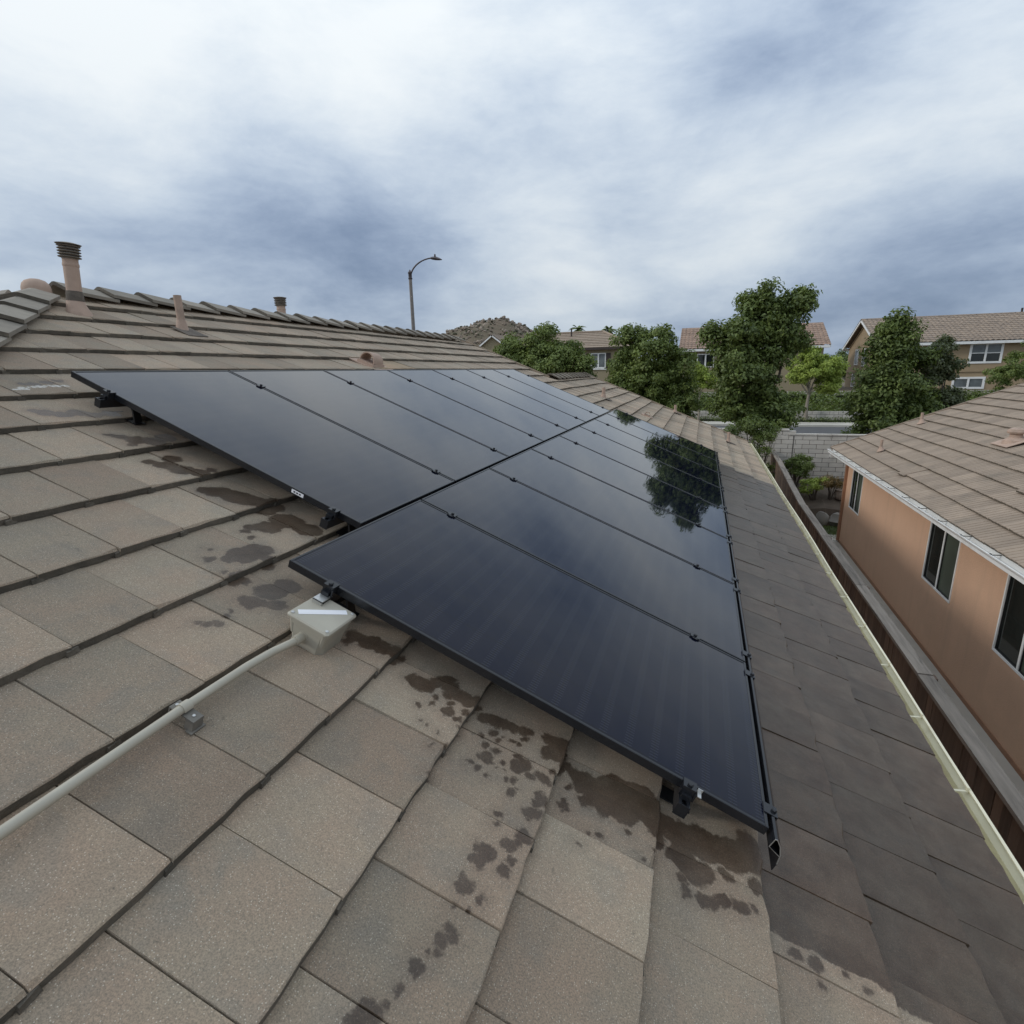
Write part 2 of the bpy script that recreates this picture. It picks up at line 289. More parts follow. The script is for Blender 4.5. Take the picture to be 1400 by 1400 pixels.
WOOD = plain('weathered_fence_wood', (.17, .115, .08), (.10, .07, .052), 3., .9, .4, 40, var=.32, stretch=(6, 6, .5))
GREYWOOD = plain('grey_weathered_wood', (.29, .25, .21), (.18, .155, .13), 4., .92, .6, 30, var=.15, stretch=(8, .6, 4), dirt=((.05, .045, .04), .7))
CONC = plain('pale_concrete', (.50, .47, .41), (.43, .405, .355), 2.2, .9, .2, 60, dirt=((.25, .235, .20), .5))
KERB = plain('kerb_concrete', (.52, .50, .44), (.46, .44, .39), 2.2, .9)
ASPH = plain('asphalt', (.085, .086, .09), (.07, .07, .073), 2.5, .9, .2, 50)
BLOCK = plain('grey_block', (.58, .545, .49), (.50, .47, .42), 5, .93, .5, 90, var=.10, dirt=((.26, .24, .21), .45))
JOINT = plain('block_mortar', (.115, .105, .095), None, 10, .95)
LAWN = plain('lawn_soil', (.06, .085, .03), (.05, .06, .025), 3, .95)
SOIL = plain('garden_soil', (.13, .10, .075), (.085, .066, .05), 4, .95, .6, 30)
EARTH = plain('dry_earth', (.15, .115, .08), (.11, .09, .06), .6, .95)
HILL = plain('dry_hill_scrub', (.175, .13, .092), (.10, .09, .055), .09, .95, det=8)
BOULD = plain('hill_granite', (.30, .245, .195), (.20, .16, .125), .25, .95, var=.35)
ROCK = plain('garden_rock', (.30, .28, .25), (.22, .205, .18), 3, .92, .6, 18)
OLIVE = plain('olive_stucco', (.30, .255, .165), (.27, .225, .145), 1.2, .92, .3, 40)
TAN = plain('tan_stucco', (.36, .27, .17), (.32, .24, .15), 1.2, .92, .3, 40)
DKTRIM = plain('dark_brown_trim', (.05, .035, .03), None, 5, .7)
STILE = plain('s_tile_clay', (.33, .225, .165), (.24, .17, .13), 2.5, .9, .2, 20, var=.1)
STILE_G = plain('s_tile_greybrown', (.31, .24, .18), (.22, .175, .14), 2.5, .9, .2, 20, var=.1)
POLE = plain('lamp_post_concrete', (.24, .215, .195), (.19, .17, .155), 6, .8)
LAMPMETAL = plain('lamp_head_metal', (.10, .085, .09), None, 6, .5, metal=.4)
BARK = plain('bark', (.12, .095, .075), (.075, .06, .048), 8, .95, .7, 25, stretch=(1, 1, .3))
PALEBARK = plain('pale_bark', (.33, .29, .235), (.22, .19, .155), 8, .95, .5, 25, stretch=(1, 1, .3))
def glass_mat(name, base, rough=.04):
    m, nt, b = newmat(name)
    pos = N(nt, 'ShaderNodeNewGeometry').outputs['Position']
    nt.links.new(mix(nt, mrange(nt, noise(nt, pos, 1.5, 2), .35, .65), base, tuple(x*.6 for x in base)), b.inputs['Base Color'])
    b.inputs['Roughness'].default_value = rough; b.inputs['IOR'].default_value = 1.5
    return m
PANE = glass_mat('window_glass', (.020, .024, .022)); PANE_L = glass_mat('window_glass_blinds', (.16, .18, .185), .12)
SCREEN = glass_mat('window_screen', (.085, .105, .08), .3)
def solar_mat():
    m, nt, b = newmat('solar_cell_glass')
    tc = N(nt, 'ShaderNodeTexCoord').outputs['Object']; sp = N(nt, 'ShaderNodeSeparateXYZ', {0: tc})
    x, y = sp.outputs[0], sp.outputs[1]
    fx = mth(nt, 'FRACT', mth(nt, 'MULTIPLY', mth(nt, 'SUBTRACT', x, .0185), 1/.168))      # six cells across
    fy = mth(nt, 'FRACT', mth(nt, 'MULTIPLY', mth(nt, 'SUBTRACT', y, .0245), 1/.0915))     # twenty half cells up
    gapx = mth(nt, 'GREATER_THAN', mth(nt, 'ABSOLUTE', mth(nt, 'SUBTRACT', fx, .5)), .491)
    gapy = mth(nt, 'GREATER_THAN', mth(nt, 'ABSOLUTE', mth(nt, 'SUBTRACT', fy, .5)), .488)
    fw = mth(nt, 'FRACT', mth(nt, 'MULTIPLY', fx, 12.))
    wire = mth(nt, 'LESS_THAN', mth(nt, 'ABSOLUTE', mth(nt, 'SUBTRACT', fw, .5)), .10)
    ends = mth(nt, 'GREATER_THAN', mth(nt, 'ABSOLUTE', mth(nt, 'SUBTRACT', fy, .5)), .34)
    cell = mix(nt, noise(nt, N(nt, 'ShaderNodeNewGeometry').outputs['Position'], 2., 2), (.003, .0045, .014), (.0045, .006, .018))
    col = mix(nt, mth(nt, 'MAXIMUM', gapx, gapy), cell, (.003, .003, .004))
    k = mth(nt, 'MULTIPLY', wire, mth(nt, 'MULTIPLY_ADD', ends, .055, .001))
    col = mix(nt, k, col, (.42, .45, .52))
    nt.links.new(col, b.inputs['Base Color'])
    b.inputs['Specular IOR Level'].default_value = 0.; b.inputs['Roughness'].default_value = .8
    pos = N(nt, 'ShaderNodeNewGeometry').outputs['Position']
    wv = N(nt, 'ShaderNodeBump', {'Strength': .05, 'Distance': .02, 'Height': noise(nt, pos, 1.6, 2)})
    dust = noise(nt, pos, 3., 6, .65)
    gl = N(nt, 'ShaderNodeBsdfGlossy', {'Roughness': mrange(nt, dust, .3, .7, .012, .045), 'Normal': wv.outputs[0]})
    # anti-reflective glass: little mirror face on, the usual strong mirror at grazing angles
    fc = N(nt, 'ShaderNodeLayerWeight', {'Blend': .5, 'Normal': wv.outputs[0]}).outputs['Facing']
    fr = mth(nt, 'MULTIPLY_ADD', mth(nt, 'POWER', fc, 3.9), .95, .013)
    ms = N(nt, 'ShaderNodeMixShader', {0: fr, 1: b.outputs[0], 2: gl.outputs[0]})
    film = N(nt, 'ShaderNodeBsdfDiffuse', {0: (.30, .29, .27, 1)})
    ms2 = N(nt, 'ShaderNodeMixShader', {0: mrange(nt, noise(nt, pos, 9., 6, .7), .45, .75, .001, .006), 1: ms.outputs[0], 2: film.outputs[0]})
    nt.links.new(ms2.outputs[0], nt.nodes['Material Output'].inputs[0])
    return m
SOLAR = solar_mat()
def leaf_mat(name, c1, c2, var=.35):
    m, nt, b = newmat(name)
    r = N(nt, 'ShaderNodeNewGeometry').outputs['Random Per Island']
    pos = N(nt, 'ShaderNodeNewGeometry').outputs['Position']
    f = mth(nt, 'ADD', mth(nt, 'MULTIPLY', r, .45), mth(nt, 'MULTIPLY', mrange(nt, noise(nt, pos, 1.6, 2), .35, .65), .55))
    col = mix(nt, f, c1, c2)
    nt.links.new(col, b.inputs['Base Color']); b.inputs['Roughness'].default_value = .55
    tr = N(nt, 'ShaderNodeBsdfTranslucent', {0: mix(nt, .5, col, (.16, .22, .03))})
    ms = N(nt, 'ShaderNodeMixShader', {0: .28, 1: b.outputs[0], 2: tr.outputs[0]})
    nt.links.new(ms.outputs[0], nt.nodes['Material Output'].inputs[0])
    return m
LEAF_D = leaf_mat('leaf_dark', (.055, .085, .022), (.20, .26, .065))
LEAF_M = leaf_mat('leaf_mid', (.075, .115, .026), (.24, .30, .075))
LEAF_Y = leaf_mat('leaf_yellow_green', (.24, .33, .045), (.42, .50, .10))
LEAF_G = leaf_mat('leaf_grey_green', (.07, .09, .04), (.16, .18, .09))
LEAF_O = leaf_mat('leaf_dry_orange', (.16, .09, .03), (.24, .17, .06))
# ================================================================== setting: ground, road, hill
def gz(x, y):
    P = [(-900, 0), (20.7, 0), (20.8, .9), (22.5, 1.45), (25.7, 1.45), (36.0, 1.55), (36.4, 2.1), (41.5, 2.8), (44, 2.9), (80, 3.0), (400, 3.6), (3000, 4.2)]
    return float(np.interp(y, [p[0] for p in P], [p[1] for p in P]))
xs = [-2600, -900, -300, -120, -60, -30, -15, -6, 0, 6, 15, 30, 60, 120, 300, 900, 2600]
ys = [-900, -200, -40, 0, 10, 20.7, 20.8, 22.5, 25.7, 30, 36.0, 36.4, 38.5, 41.5, 44, 60, 80, 200, 400, 1200, 3000]
gv = [(x, y, gz(x, y)) for y in ys for x in xs]; nx = len(xs)
gf = [(j*nx+i, j*nx+i+1, (j+1)*nx+i+1, (j+1)*nx+i) for j in range(len(ys)-1) for i in range(nx-1)]
MB().add(gv, gf).build('ground', EARTH, kind='structure')
MB().box(-120, 120, 25.9, 33.3, 1.40, 1.62).build('road', ASPH, kind='structure')
MB().box(-120, 120, 33.3, 33.48, 1.40, 1.72).build('kerb', KERB, kind='structure')
MB().box(-120, 120, 33.48, 35.2, 1.40, 1.70).build('pavement', CONC, kind='structure')
MB().box(2.42, 3.86, -4, 16.9, -.1, .02).build('side_path', CONC, kind='structure')
MB().box(.9, 2.2, -4, 17, -.1, .018).build('gravel_path', CONC, kind='structure')
MB().box(2.42, 9, 16.9, 18.6, -.1, .012).build('lawn', LAWN, kind='structure')
MB().box(3.2, 6, 16.74, 17.35, -.1, .03).build('patio_slab', CONC, kind='structure')
pv = []; pf = []
for j, (y, z) in enumerate([(18.45, -.05), (18.6, .5), (19.2, .72), (20.48, 1.12)]):
    for i in range(15): pv.append((2.36+i*.48, y+.12*math.sin(i*1.7)*(j < 2), z+.05*math.sin(i*2.3+j)))
for j in range(3):
    for i in range(14): pf.append((j*15+i, j*15+i+1, j*15+16+i, j*15+15+i))
MB().add(pv, pf).build('planting_bed', SOIL, kind='structure')
# grass blades of the small lawn
n = 5200; P = np.stack([RNG.uniform(2.5, 6., n), RNG.uniform(16.95, 18.55, n), np.full(n, .012)], 1)
a = RNG.uniform(0, 6.28, n); h = RNG.uniform(.03, .07, n); dx = np.stack([np.cos(a), np.sin(a), a*0], 1)*.008
tip = P+np.stack([RNG.normal(0, .02, n), RNG.normal(0, .02, n), h], 1)
Vg = np.stack([P-dx, P+dx, tip], 1).reshape(-1, 3); Fg = np.arange(n*3).reshape(-1, 3)
link('lawn_grass', npmesh('lawn_grass', Vg, Fg, leaf_mat('grass_blade', (.08, .12, .03), (.14, .18, .05))), kind='stuff', label='short green grass of the small lawn behind the orange house', cat='grass')
# hill
hx, hy = -190., 520.
hv = []; hf = []; hn = 70
def hillz(x, y):
    a = math.hypot((x-hx+12)/74, (y-hy)/100); b = math.hypot((x-hx-18)/62, (y-hy)/90)
    r = 36*math.exp(-(a**2)*1.0)+15*math.exp(-(b**2)*1.5)
    r += 14*math.exp(-((x-hx+95)/70)**2-((y-hy)/110)**2)
    return r+2.6*math.sin(x*.13+y*.05)*math.cos(y*.11-x*.04)*min(1, r/12)+1.3*math.sin(x*.37)*math.sin(y*.31)*min(1, r/12)
for j in range(hn+1):
    for i in range(hn+1):
        x = hx-260+i*520/hn; y = hy-220+j*440/hn; hv.append((x, y, hillz(x, y)-1+3.4))
for j in range(hn):
    for i in range(hn): hf.append((j*(hn+1)+i, j*(hn+1)+i+1, (j+1)*(hn+1)+i+1, (j+1)*(hn+1)+i))
MB().add(hv, hf).build('hill', HILL, smooth=True, kind='structure')
ico = bmesh.new(); bmesh.ops.create_icosphere(ico, subdivisions=1, radius=1)
IV = np.array([v.co[:] for v in ico.verts]); IF = np.array([[v.index for v in f.verts] for f in ico.faces]); ico.free()
bv = []; bf = []; k = 0
for _ in range(1500):
    x = hx+random.gauss(-5, 55); y = hy-random.uniform(-10, 130); z = hillz(x, y)
    if z < 8: continue
    s = random.choice([.5, .6, .7, .8, 1., 1.5])*random.uniform(.8, 1.3)
    q = IV*(1+RNG.uniform(-.25, .25, (len(IV), 1)))*np.array([s*random.uniform(.8, 1.5), s, s*random.uniform(.7, 1.15)])
    bv.append(q+[x, y, z+2.4+.25*s]); bf.append(IF+k*len(IV)); k += 1
for _ in range(40):        # summit outcrops
    x = hx+random.choice([-8, 4, 28, 34])+random.gauss(0, 5); y = hy-random.uniform(0, 12); s = random.uniform(.9, 1.9)
    q = IV*(1+RNG.uniform(-.25, .25, (len(IV), 1)))*np.array([s, s, s*random.uniform(.9, 1.5)])
    bv.append(q+[x, y, hillz(x, y)+2.6+.4*s]); bf.append(IF+k*len(IV)); k += 1
sv_ = []; sf_ = []; k2 = 0
for _ in range(900):
    x = hx+random.gauss(-5, 60); y = hy-random.uniform(-10, 140); z = hillz(x, y)
    if z < 5: continue
    s = random.uniform(.5, 1.3); q = IV*(1+RNG.uniform(-.3, .3, (len(IV), 1)))*s*np.array([1.2, 1, .7]); sv_.append(q+[x, y, z+2.4+.3*s]); sf_.append(IF+k2*len(IV)); k2 += 1
link('hill_scrub', npmesh('hill_scrub', np.concatenate(sv_), np.concatenate(sf_), plain('scrub_foliage', (.075, .075, .042), (.05, .055, .03), .5, .95, var=.3)), kind='stuff', label='low dark scrub dotted between the boulders of the hill', cat='scrub')
link('hill_boulders', npmesh('hill_boulders', np.concatenate(bv), np.concatenate(bf), BOULD), kind='stuff', label='pale granite boulders scattered over the bare brown hill', cat='boulders')

# ================================================================== our house
EX, CV0, TW, LV = .3545, -1.9225, .2735, 5.15
UR1, UR2, VR2, UPK = 11.9, 16.3, 2.92, 3.3
def hipu(v): return UPK-ct*(LV-v)
HB = Vector((-5.26, 6.4, 0))
house = thing('tiled_roof_house', 'single storey house under a grey flat-tile roof that carries the solar array', 'house', Tr(*HB))
EZ = RP(0, CV0).z
wl = MB()
wl.box(-11.3-HB.x, .86-HB.x, -2.9-HB.y, 16.0-HB.y, 0, EZ-.42)
wl.build('wall', STUCCO, house)
# gable infill under the rakes
gb = MB()
gb.prism([(.80-HB.x, EZ-.5), (RP(0, VR2).x-HB.x, RP(0, VR2, -.16).z), (-7.2-HB.x, EZ-.5)], 1, 15.8-HB.y, 15.99-HB.y)
gb.prism([(RP(0, 2.6).x-HB.x, RP(0, 2.6, -.3).z), (RP(0, LV).x-HB.x, RP(0, LV, -.2).z), (-8.2-HB.x, RP(0, 2.6, -.3).z)], 1, 11.5-HB.y, 11.7-HB.y)
gb.build('gable_wall', STUCCO, house)
# roof deck in the roof frame (child of the house), both slopes and the hip end
def deck(poly, w0, w1):
    n = len(poly); m = MB()
    m.add([(p[0], p[1], w1) for p in poly]+[(p[0], p[1], w0) for p in poly],
          [tuple(range(n)), tuple(range(2*n-1, n-1, -1))]+[((i+1) % n, i, n+i, n+(i+1) % n) for i in range(n)])
    return m
HM = Tr(*HB).inverted()
main_poly = [(hipu(CV0+.03), CV0+.03), (UR2-.03, CV0+.03), (UR2-.03, VR2), (UR1-.03, VR2), (UR1-.03, LV-.03), (UPK, LV-.03)]
roof = deck(main_poly, -.22, -.075).build('roof', UNDER, house, HM @ RF())
RX = RP(0, LV).x
fr_hip = frame(Vector((1,0,0)), Vector((0,ct,st)), Vector((0,-st,ct)), Vector((0, UPK-ct*LV, RO.z)))   # v=0 level as main slope
fr_back = frame(Vector((0,-1,0)), Vector((ct,0,st)), Vector((-st,0,ct)), Vector((2*RX-RO.x, 0, RO.z)))
deck([(RX-(LV-CV0)*ct, CV0+.03), (RX+(LV-CV0)*ct, CV0+.03), (RX, LV-.03)], -.22, -.078).build('hip_roof', UNDER, house, HM @ fr_hip)
deck([(-hipu(CV0), CV0+.03), (-UPK, LV-.03), (-UR1, LV-.03), (-UR1, CV0+.03)][::-1], -.22, -.05).build('back_roof', RIDGE, house, HM @ fr_back)
XR2 = RP(0, VR2).x
fr_back2 = frame(Vector((0,-1,0)), Vector((ct,0,st)), Vector((-st,0,ct)), Vector((2*XR2-RO.x, 0, RO.z)))
deck([(-UR1, CV0+.03), (-UR1, VR2-.03), (-UR2+.03, VR2-.03), (-UR2+.03, CV0+.03)][::-1], -.22, -.05).build('back_roof', RIDGE, house, HM @ fr_back2)
# rake trim: thin pale metal edge along both rakes, fascia at the eave
rk = MB()
rk.box(UR2-.005, UR2+.03, CV0, VR2+.02, -.16, .012); rk.box(UR1-.005, UR1+.03, VR2, LV, -.16, .012)
rk.build('rake_trim', TILE, house, HM @ RF())
MB().box(1.10-HB.x, 1.235-HB.x, -3.1-HB.y, 16.2-HB.y, EZ-.27, EZ-.07).build('fascia', WHITE, house)
MB().box(.8-HB.x, 1.2-HB.x, -3.1-HB.y, 16.2-HB.y, EZ-.31, EZ-.272).build('soffit', STUCCO, house)

# --- one flat concrete tile: local x across, y up the slope from the butt, z up
TL, TT = .425, .030
def tile_proto(seed, W, ribs=False):
    r = random.Random(seed); m = MB(); g = .0022
    xs = [g+(W-2*g)*i/4 for i in range(5)] if not ribs else [g, W/3-.011, W/3-.006, W/3+.006, W/3+.011, W*2/3-.011, W*2/3-.006, W*2/3+.006, W*2/3+.011, W-g-.013, W-g-.008, W-g]
    zo = [0]*len(xs) if not ribs else [0, 0, -.010, -.010, 0, 0, -.010, -.010, 0, 0, -.010, -.010]
    vs = []
    for i, x in enumerate(xs):
        j = r.uniform(-.0035, .0035); c = r.uniform(.0015, .0055); z = zo[i]
        if not ribs and r.random() < .22: j += r.uniform(.003, .009); c = r.uniform(.006, .012)      # chipped edge
        vs += [(x, j+.001, -TT), (x, j, -c+z), (x, j+c, z), (x, TL, z), (x, TL, -TT)]
    n = 5; fs = []
    for i in range(len(xs)-1):
        for k in (1, 2): fs.append((i*n+k, (i+1)*n+k, (i+1)*n+k+1, i*n+k+1))
        fs.append((i*n+4, (i+1)*n+4, (i+1)*n, i*n))
    e = (len(xs)-1)*n
    fs += [(0, 1, 2, 3, 4), (e+4, e+3, e+2, e+1, e)]
    m.add(vs, fs)
    m.f += [(i*n, (i+1)*n, (i+1)*n+1, i*n+1) for i in range(len(xs)-1)]; m.m += [1]*(len(xs)-1)      # butt edge, darkened for dirt and painted-in shade
    if not ribs:      # interlocking side lip that shows as a rough lump under the joint
        x0 = W-g-.016; x1 = W+.020; b = -.004+r.uniform(-.004, .003)
        m.add([(x0,b,-TT-.002),(x1,b+.002,-TT+.001),(x1,TL,-TT),(x0,TL,-TT-.002),(x0,b,-.013),(x1-.004,b+.006,-.012),(x1,TL,-.012),(x0,TL,-.013)],
              [(3,2,1,0),(4,5,6,7),(0,1,5,4),(1,2,6,5),(2,3,7,6),(3,0,4,7)], 1)
    return m
TILES = [tile_proto(s, TW) for s in range(14)]
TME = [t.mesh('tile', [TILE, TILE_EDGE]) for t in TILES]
TILT = math.atan2(.033, EX)
def tile_M(u, v, w=0., j=True, rr=random):
    M = Tr(u, v, w) @ Matrix.Rotation(-TILT+(rr.gauss(0, .005) if j else 0), 4, 'X')
    if j: M = M @ Matrix.Rotation(rr.gauss(0, .004), 4, 'Y') @ Matrix.Rotation(rr.gauss(0, .002), 4, 'Z')
    return M
def project(P):
    q = P-EYE; z = q.dot(CF); return (700+742.18*q.dot(CX)/z, 700+742.18*q.dot(CD)/z, z) if z > .05 else None
def visible(P, mg=260):
    p = project(P); return bool(p and -mg < p[0] < 1400+mg and -mg < p[1] < 1400+mg)
cells = []
k = 0
while CV0+k*EX < LV-.05:
    v = CV0+k*EX; o = .245 if k % 2 == 0 else .112
    lo = hipu(v); hi = UR2 if v < VR2-.1 else UR1
    i0 = math.floor((lo-o)/TW)
    i = i0
    while o+i*TW < hi-.02:
        u = o+i*TW; cells.append((k, u, v, lo, hi)); i += 1
    k += 1
def under_array(u, v): return (1.85 < u < 9.9 and -.75 < v < .95) or (2.35 < u < 9.3 and .95 < v < 2.75)
def wet_for(u, v): return [b for b in WET if u-b[2]-.04 < b[0] < u+TW+b[2]+.04 and v-b[2]-.05 < b[1] < v+EX+b[2]+.04]
cand = []
for c in cells:
    k, u, v, lo, hi = c; P = RP(u+TW/2, v+EX/2)
    full = u > hipu(v+TL)+.02 and u+TW < hi+.02
    ok = full and visible(P) and not under_array(u+TW/2, v+EX/2)
    q = P-EYE; cand.append((-(abs(q.normalized().dot(W_))/q.length_squared) if ok else 0, c))
cand.sort(key=lambda t: t[0])
def mark_for(u, v): return [b for b in WHITE_MARK if u-.04 < b[0] < u+TW+.04 and v-.04 < b[1] < v+EX+.04]
def special(u, v): return bool(wet_for(u, v)) or bool(mark_for(u, v)) or (5.95 < u+.1 < 6.6 and 3.2 < v < 3.65)
forced = [c for s, c in cand if special(c[1], c[2]) and not under_array(c[1]+TW/2, c[2]+EX/2) and c[1] > hipu(c[2]+TL)]
picked = set((c[0], round(c[1], 3)) for c in forced)
for s, c in cand:
    if len(picked) >= 300 or s >= 0: break
    picked.add((c[0], round(c[1], 3)))
SV = []; SF = []; SM = []; sn = 0
wetmats = {}
rr = random.Random(3)
for (k, u, v, lo, hi) in cells:
    ww = rr.gauss(0, .0012)+(.006*math.sin(u*1.9+k) if u > UR1-.5 else 0)
    ti = rr.randrange(14); M = tile_M(u, v, ww, True, rr)
    if (k, round(u, 3)) in picked:
        o = link('tile', TME[ti], roof, M)
        b = wet_for(u, v)
        tan = 5.95 < u+.1 < 6.6 and 3.2 < v < 3.65
        wm_ = mark_for(u, v)
        if b or tan or wm_:
            m = TILE_TAN if tan else tile_mat('roof_tile_wet', b, white=wm_)
            o.material_slots[0].link = 'OBJECT'; o.material_slots[0].material = m
    else:
        t = TILES[ti]; A = np.array([(M @ Vector(p))[:] for p in t.v])
        A[:, 0] = np.clip(A[:, 0], [hipu(y) for y in A[:, 1]], hi+.008)
        A[:, 1] = np.minimum(A[:, 1], LV-.02 if hi == UR1 or v > VR2-.6 else 99)
        SV.append(A); SM += t.m; SF += [tuple(i+sn for i in f) for f in t.f]; sn += len(A)
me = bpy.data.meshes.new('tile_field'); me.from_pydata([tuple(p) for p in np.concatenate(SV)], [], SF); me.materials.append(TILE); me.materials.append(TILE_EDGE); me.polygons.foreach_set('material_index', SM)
link('tile_field', me, roof, kind='stuff')
# hip end: joined tiles
SV = []; SF = []; SM = []; sn = 0
k = 0
while CV0+k*EX < LV-.05:
    v = CV0+k*EX; w_ = (LV-v)*ct; o = .1 if k % 2 else .236
    for i in range(int(-w_/TW)-1, int(w_/TW)+1):
        u = o+i*TW
        if u < -w_-TW or u > w_: continue
        t = TILES[rr.randrange(14)]; M = tile_M(u, v, rr.gauss(0, .0015), True, rr)
        A = np.array([(M @ Vector(p))[:] for p in t.v]); lim = (LV-A[:, 1])*ct
        A[:, 0] = np.clip(A[:, 0], -np.maximum(lim, 0), np.maximum(lim, 0))+RX; SV.append(A); SM += t.m; SF += [tuple(q+sn for q in f) for f in t.f]; sn += len(A)
    k += 1
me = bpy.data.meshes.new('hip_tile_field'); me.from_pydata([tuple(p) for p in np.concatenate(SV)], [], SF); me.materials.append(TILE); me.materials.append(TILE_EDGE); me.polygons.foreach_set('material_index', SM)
hipobj = [o for o in house.children if o.name.startswith('hip_roof')][0]
link('hip_tile_field', me, hipobj, kind='stuff')
# ridge and hip cap tiles: inverted V, butt end raised over the next one
def cap_proto(seed, drop, wing=.185, L=.43):
    r = random.Random(seed); m = MB(); t = .026
    def sec(x, w, up): return [(x, -w, up-drop*w), (x, -w*.08, up), (x, w*.08, up), (x, w, up-drop*w), (x, w-.004, up-drop*w-t), (x, 0, up-t), (x, -w+.004, up-drop*w-t)]
    a = sec(0, wing+r.uniform(-.004, .004), .052); b = sec(L, wing-.012, .014); n = 7
    m.add(a+b, [tuple(range(n-1, -1, -1))], 1); m.add(a+b, [tuple(range(n, 2*n))]+[(i, (i+1) % n, n+(i+1) % n, n+i) for i in range(n)])
    return m
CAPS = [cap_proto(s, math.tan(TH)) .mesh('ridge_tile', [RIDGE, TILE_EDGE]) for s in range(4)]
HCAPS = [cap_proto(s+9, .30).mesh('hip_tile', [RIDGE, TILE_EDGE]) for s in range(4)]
def caps(A, B, step, meshes, name, parent, PM, lift=.024):
    A = Vector(A); B = Vector(B); d = (B-A); L = d.length; d.normalize()
    y = Vector((0,0,1)).cross(d).normalized(); z = d.cross(y)
    n = int(L/step)
    for i in range(n+1):
        p = A+d*(i*step)+z*(lift+random.gauss(0, .003))
        M = frame(d, y, z, p) @ Matrix.Rotation(random.gauss(0, .008), 4, 'Z') @ Matrix.Rotation(random.gauss(0, .006), 4, 'X')
        link(name, random.choice(meshes), parent, PM @ M)
RI = RF().inverted()
pk = RP(UPK, LV, .0)
caps(RP(UPK+.12, LV), RP(UR1-.40, LV), .375, CAPS, 'ridge_tile', roof, RI)
caps(RP(UR1+.02, VR2), RP(UR2-.40, VR2), .375, CAPS, 'ridge_tile', roof, RI)
caps(RP(hipu(CV0), CV0, .0), RP(UPK-.30, LV-.30/ct, .0), .36, HCAPS, 'hip_tile', roof, RI)
q0 = Vector((2*RX-RP(0, CV0).x, hipu(CV0), RP(0, CV0).z)); q1 = Vector((RX-.3, UPK-.3, RP(0, LV-.3/ct).z))
caps(q0, q1, .36, HCAPS, 'hip_tile', roof, RI)
MB().lathe([(.10, -.1), (.10, .0), (.09, .035), (.07, .058), (.035, .072), (.005, .076)], 18).build('ridge_end_cap', TERRA, roof, RI @ Tr(pk.x, pk.y-.02, pk.z+.0), smooth=True)
# gutter: open K-style trough with hangers
gx0 = 1.238; gt = EZ-.045
prof = [(0, 0), (0, -.115), (.075, -.115), (.105, -.085), (.105, -.045), (.125, -.02), (.125, .0), (.112, .0), (.112, -.008), (.118, -.017), (.098, -.043), (.098, -.083), (.072, -.109), (.006, -.109), (.006, 0)]
g = MB(); nst = 40; npf_ = len(prof)
for i in range(nst+1):
    y = -3.2+19.45*i/nst; dz = .004*math.sin(i*.9)+random.gauss(0, .0015)-.006*math.sin(math.pi*i/nst); dx_ = .003*math.sin(i*.6+1)
    g.v += [(gx0+a-HB.x+dx_*(a > .05), y-HB.y, gt+b+dz) for a, b in prof]
for i in range(nst):
    for k in range(npf_): g.f.append((i*npf_+k, i*npf_+(k+1) % npf_, (i+1)*npf_+(k+1) % npf_, (i+1)*npf_+k)); g.m.append(0)
gut = g.build('gutter', CREAM, house)
MB().prism([(gx0-HB.x+a, gt+b) for a, b in [(0, 0), (0, -.115), (.075, -.115), (.105, -.085), (.105, -.045), (.125, -.02), (.125, 0)]], 1, 16.25-HB.y, 16.254-HB.y).build('gutter_end', CREAM, gut)
hg = MB().box(.008, .115, -.006, .006, -.024, -.020).box(.008, .013, -.01, .01, -.06, -.020).box(.108, .118, -.007, .007, -.020, .002).mesh('hanger', CREAM)
y = .95
while y < 16.2:
    link('hanger', hg, gut, Tr(gx0-HB.x, y-HB.y, gt+.002) @ Matrix.Rotation(random.gauss(.12, .05), 4, 'Z')); y += .62

nl_ = 420; Pg = np.stack([RNG.uniform(gx0+.02, gx0+.095, nl_)-HB.x, (RNG.choice(RNG.uniform(.5, 16, 28), nl_)+RNG.normal(0, .12, nl_))-HB.y, np.full(nl_, gt-.105)+RNG.uniform(0, .012, nl_)], 1)
ga = RNG.uniform(0, 6.28, nl_); gl = RNG.uniform(.010, .026, nl_); gd = np.stack([np.cos(ga)*gl, np.sin(ga)*gl, RNG.normal(0, .004, nl_)], 1); gs = np.stack([-np.sin(ga)*gl*.3, np.cos(ga)*gl*.3, RNG.normal(0, .003, nl_)], 1)
link('leaf_litter', npmesh('leaf_litter', np.stack([Pg-gd, Pg+gs, Pg+gd, Pg-gs], 1).reshape(-1, 3), np.arange(nl_*4).reshape(-1, 4), plain('dry_leaf', (.16, .11, .06), (.09, .065, .04), 30, .9)), gut, kind='stuff')
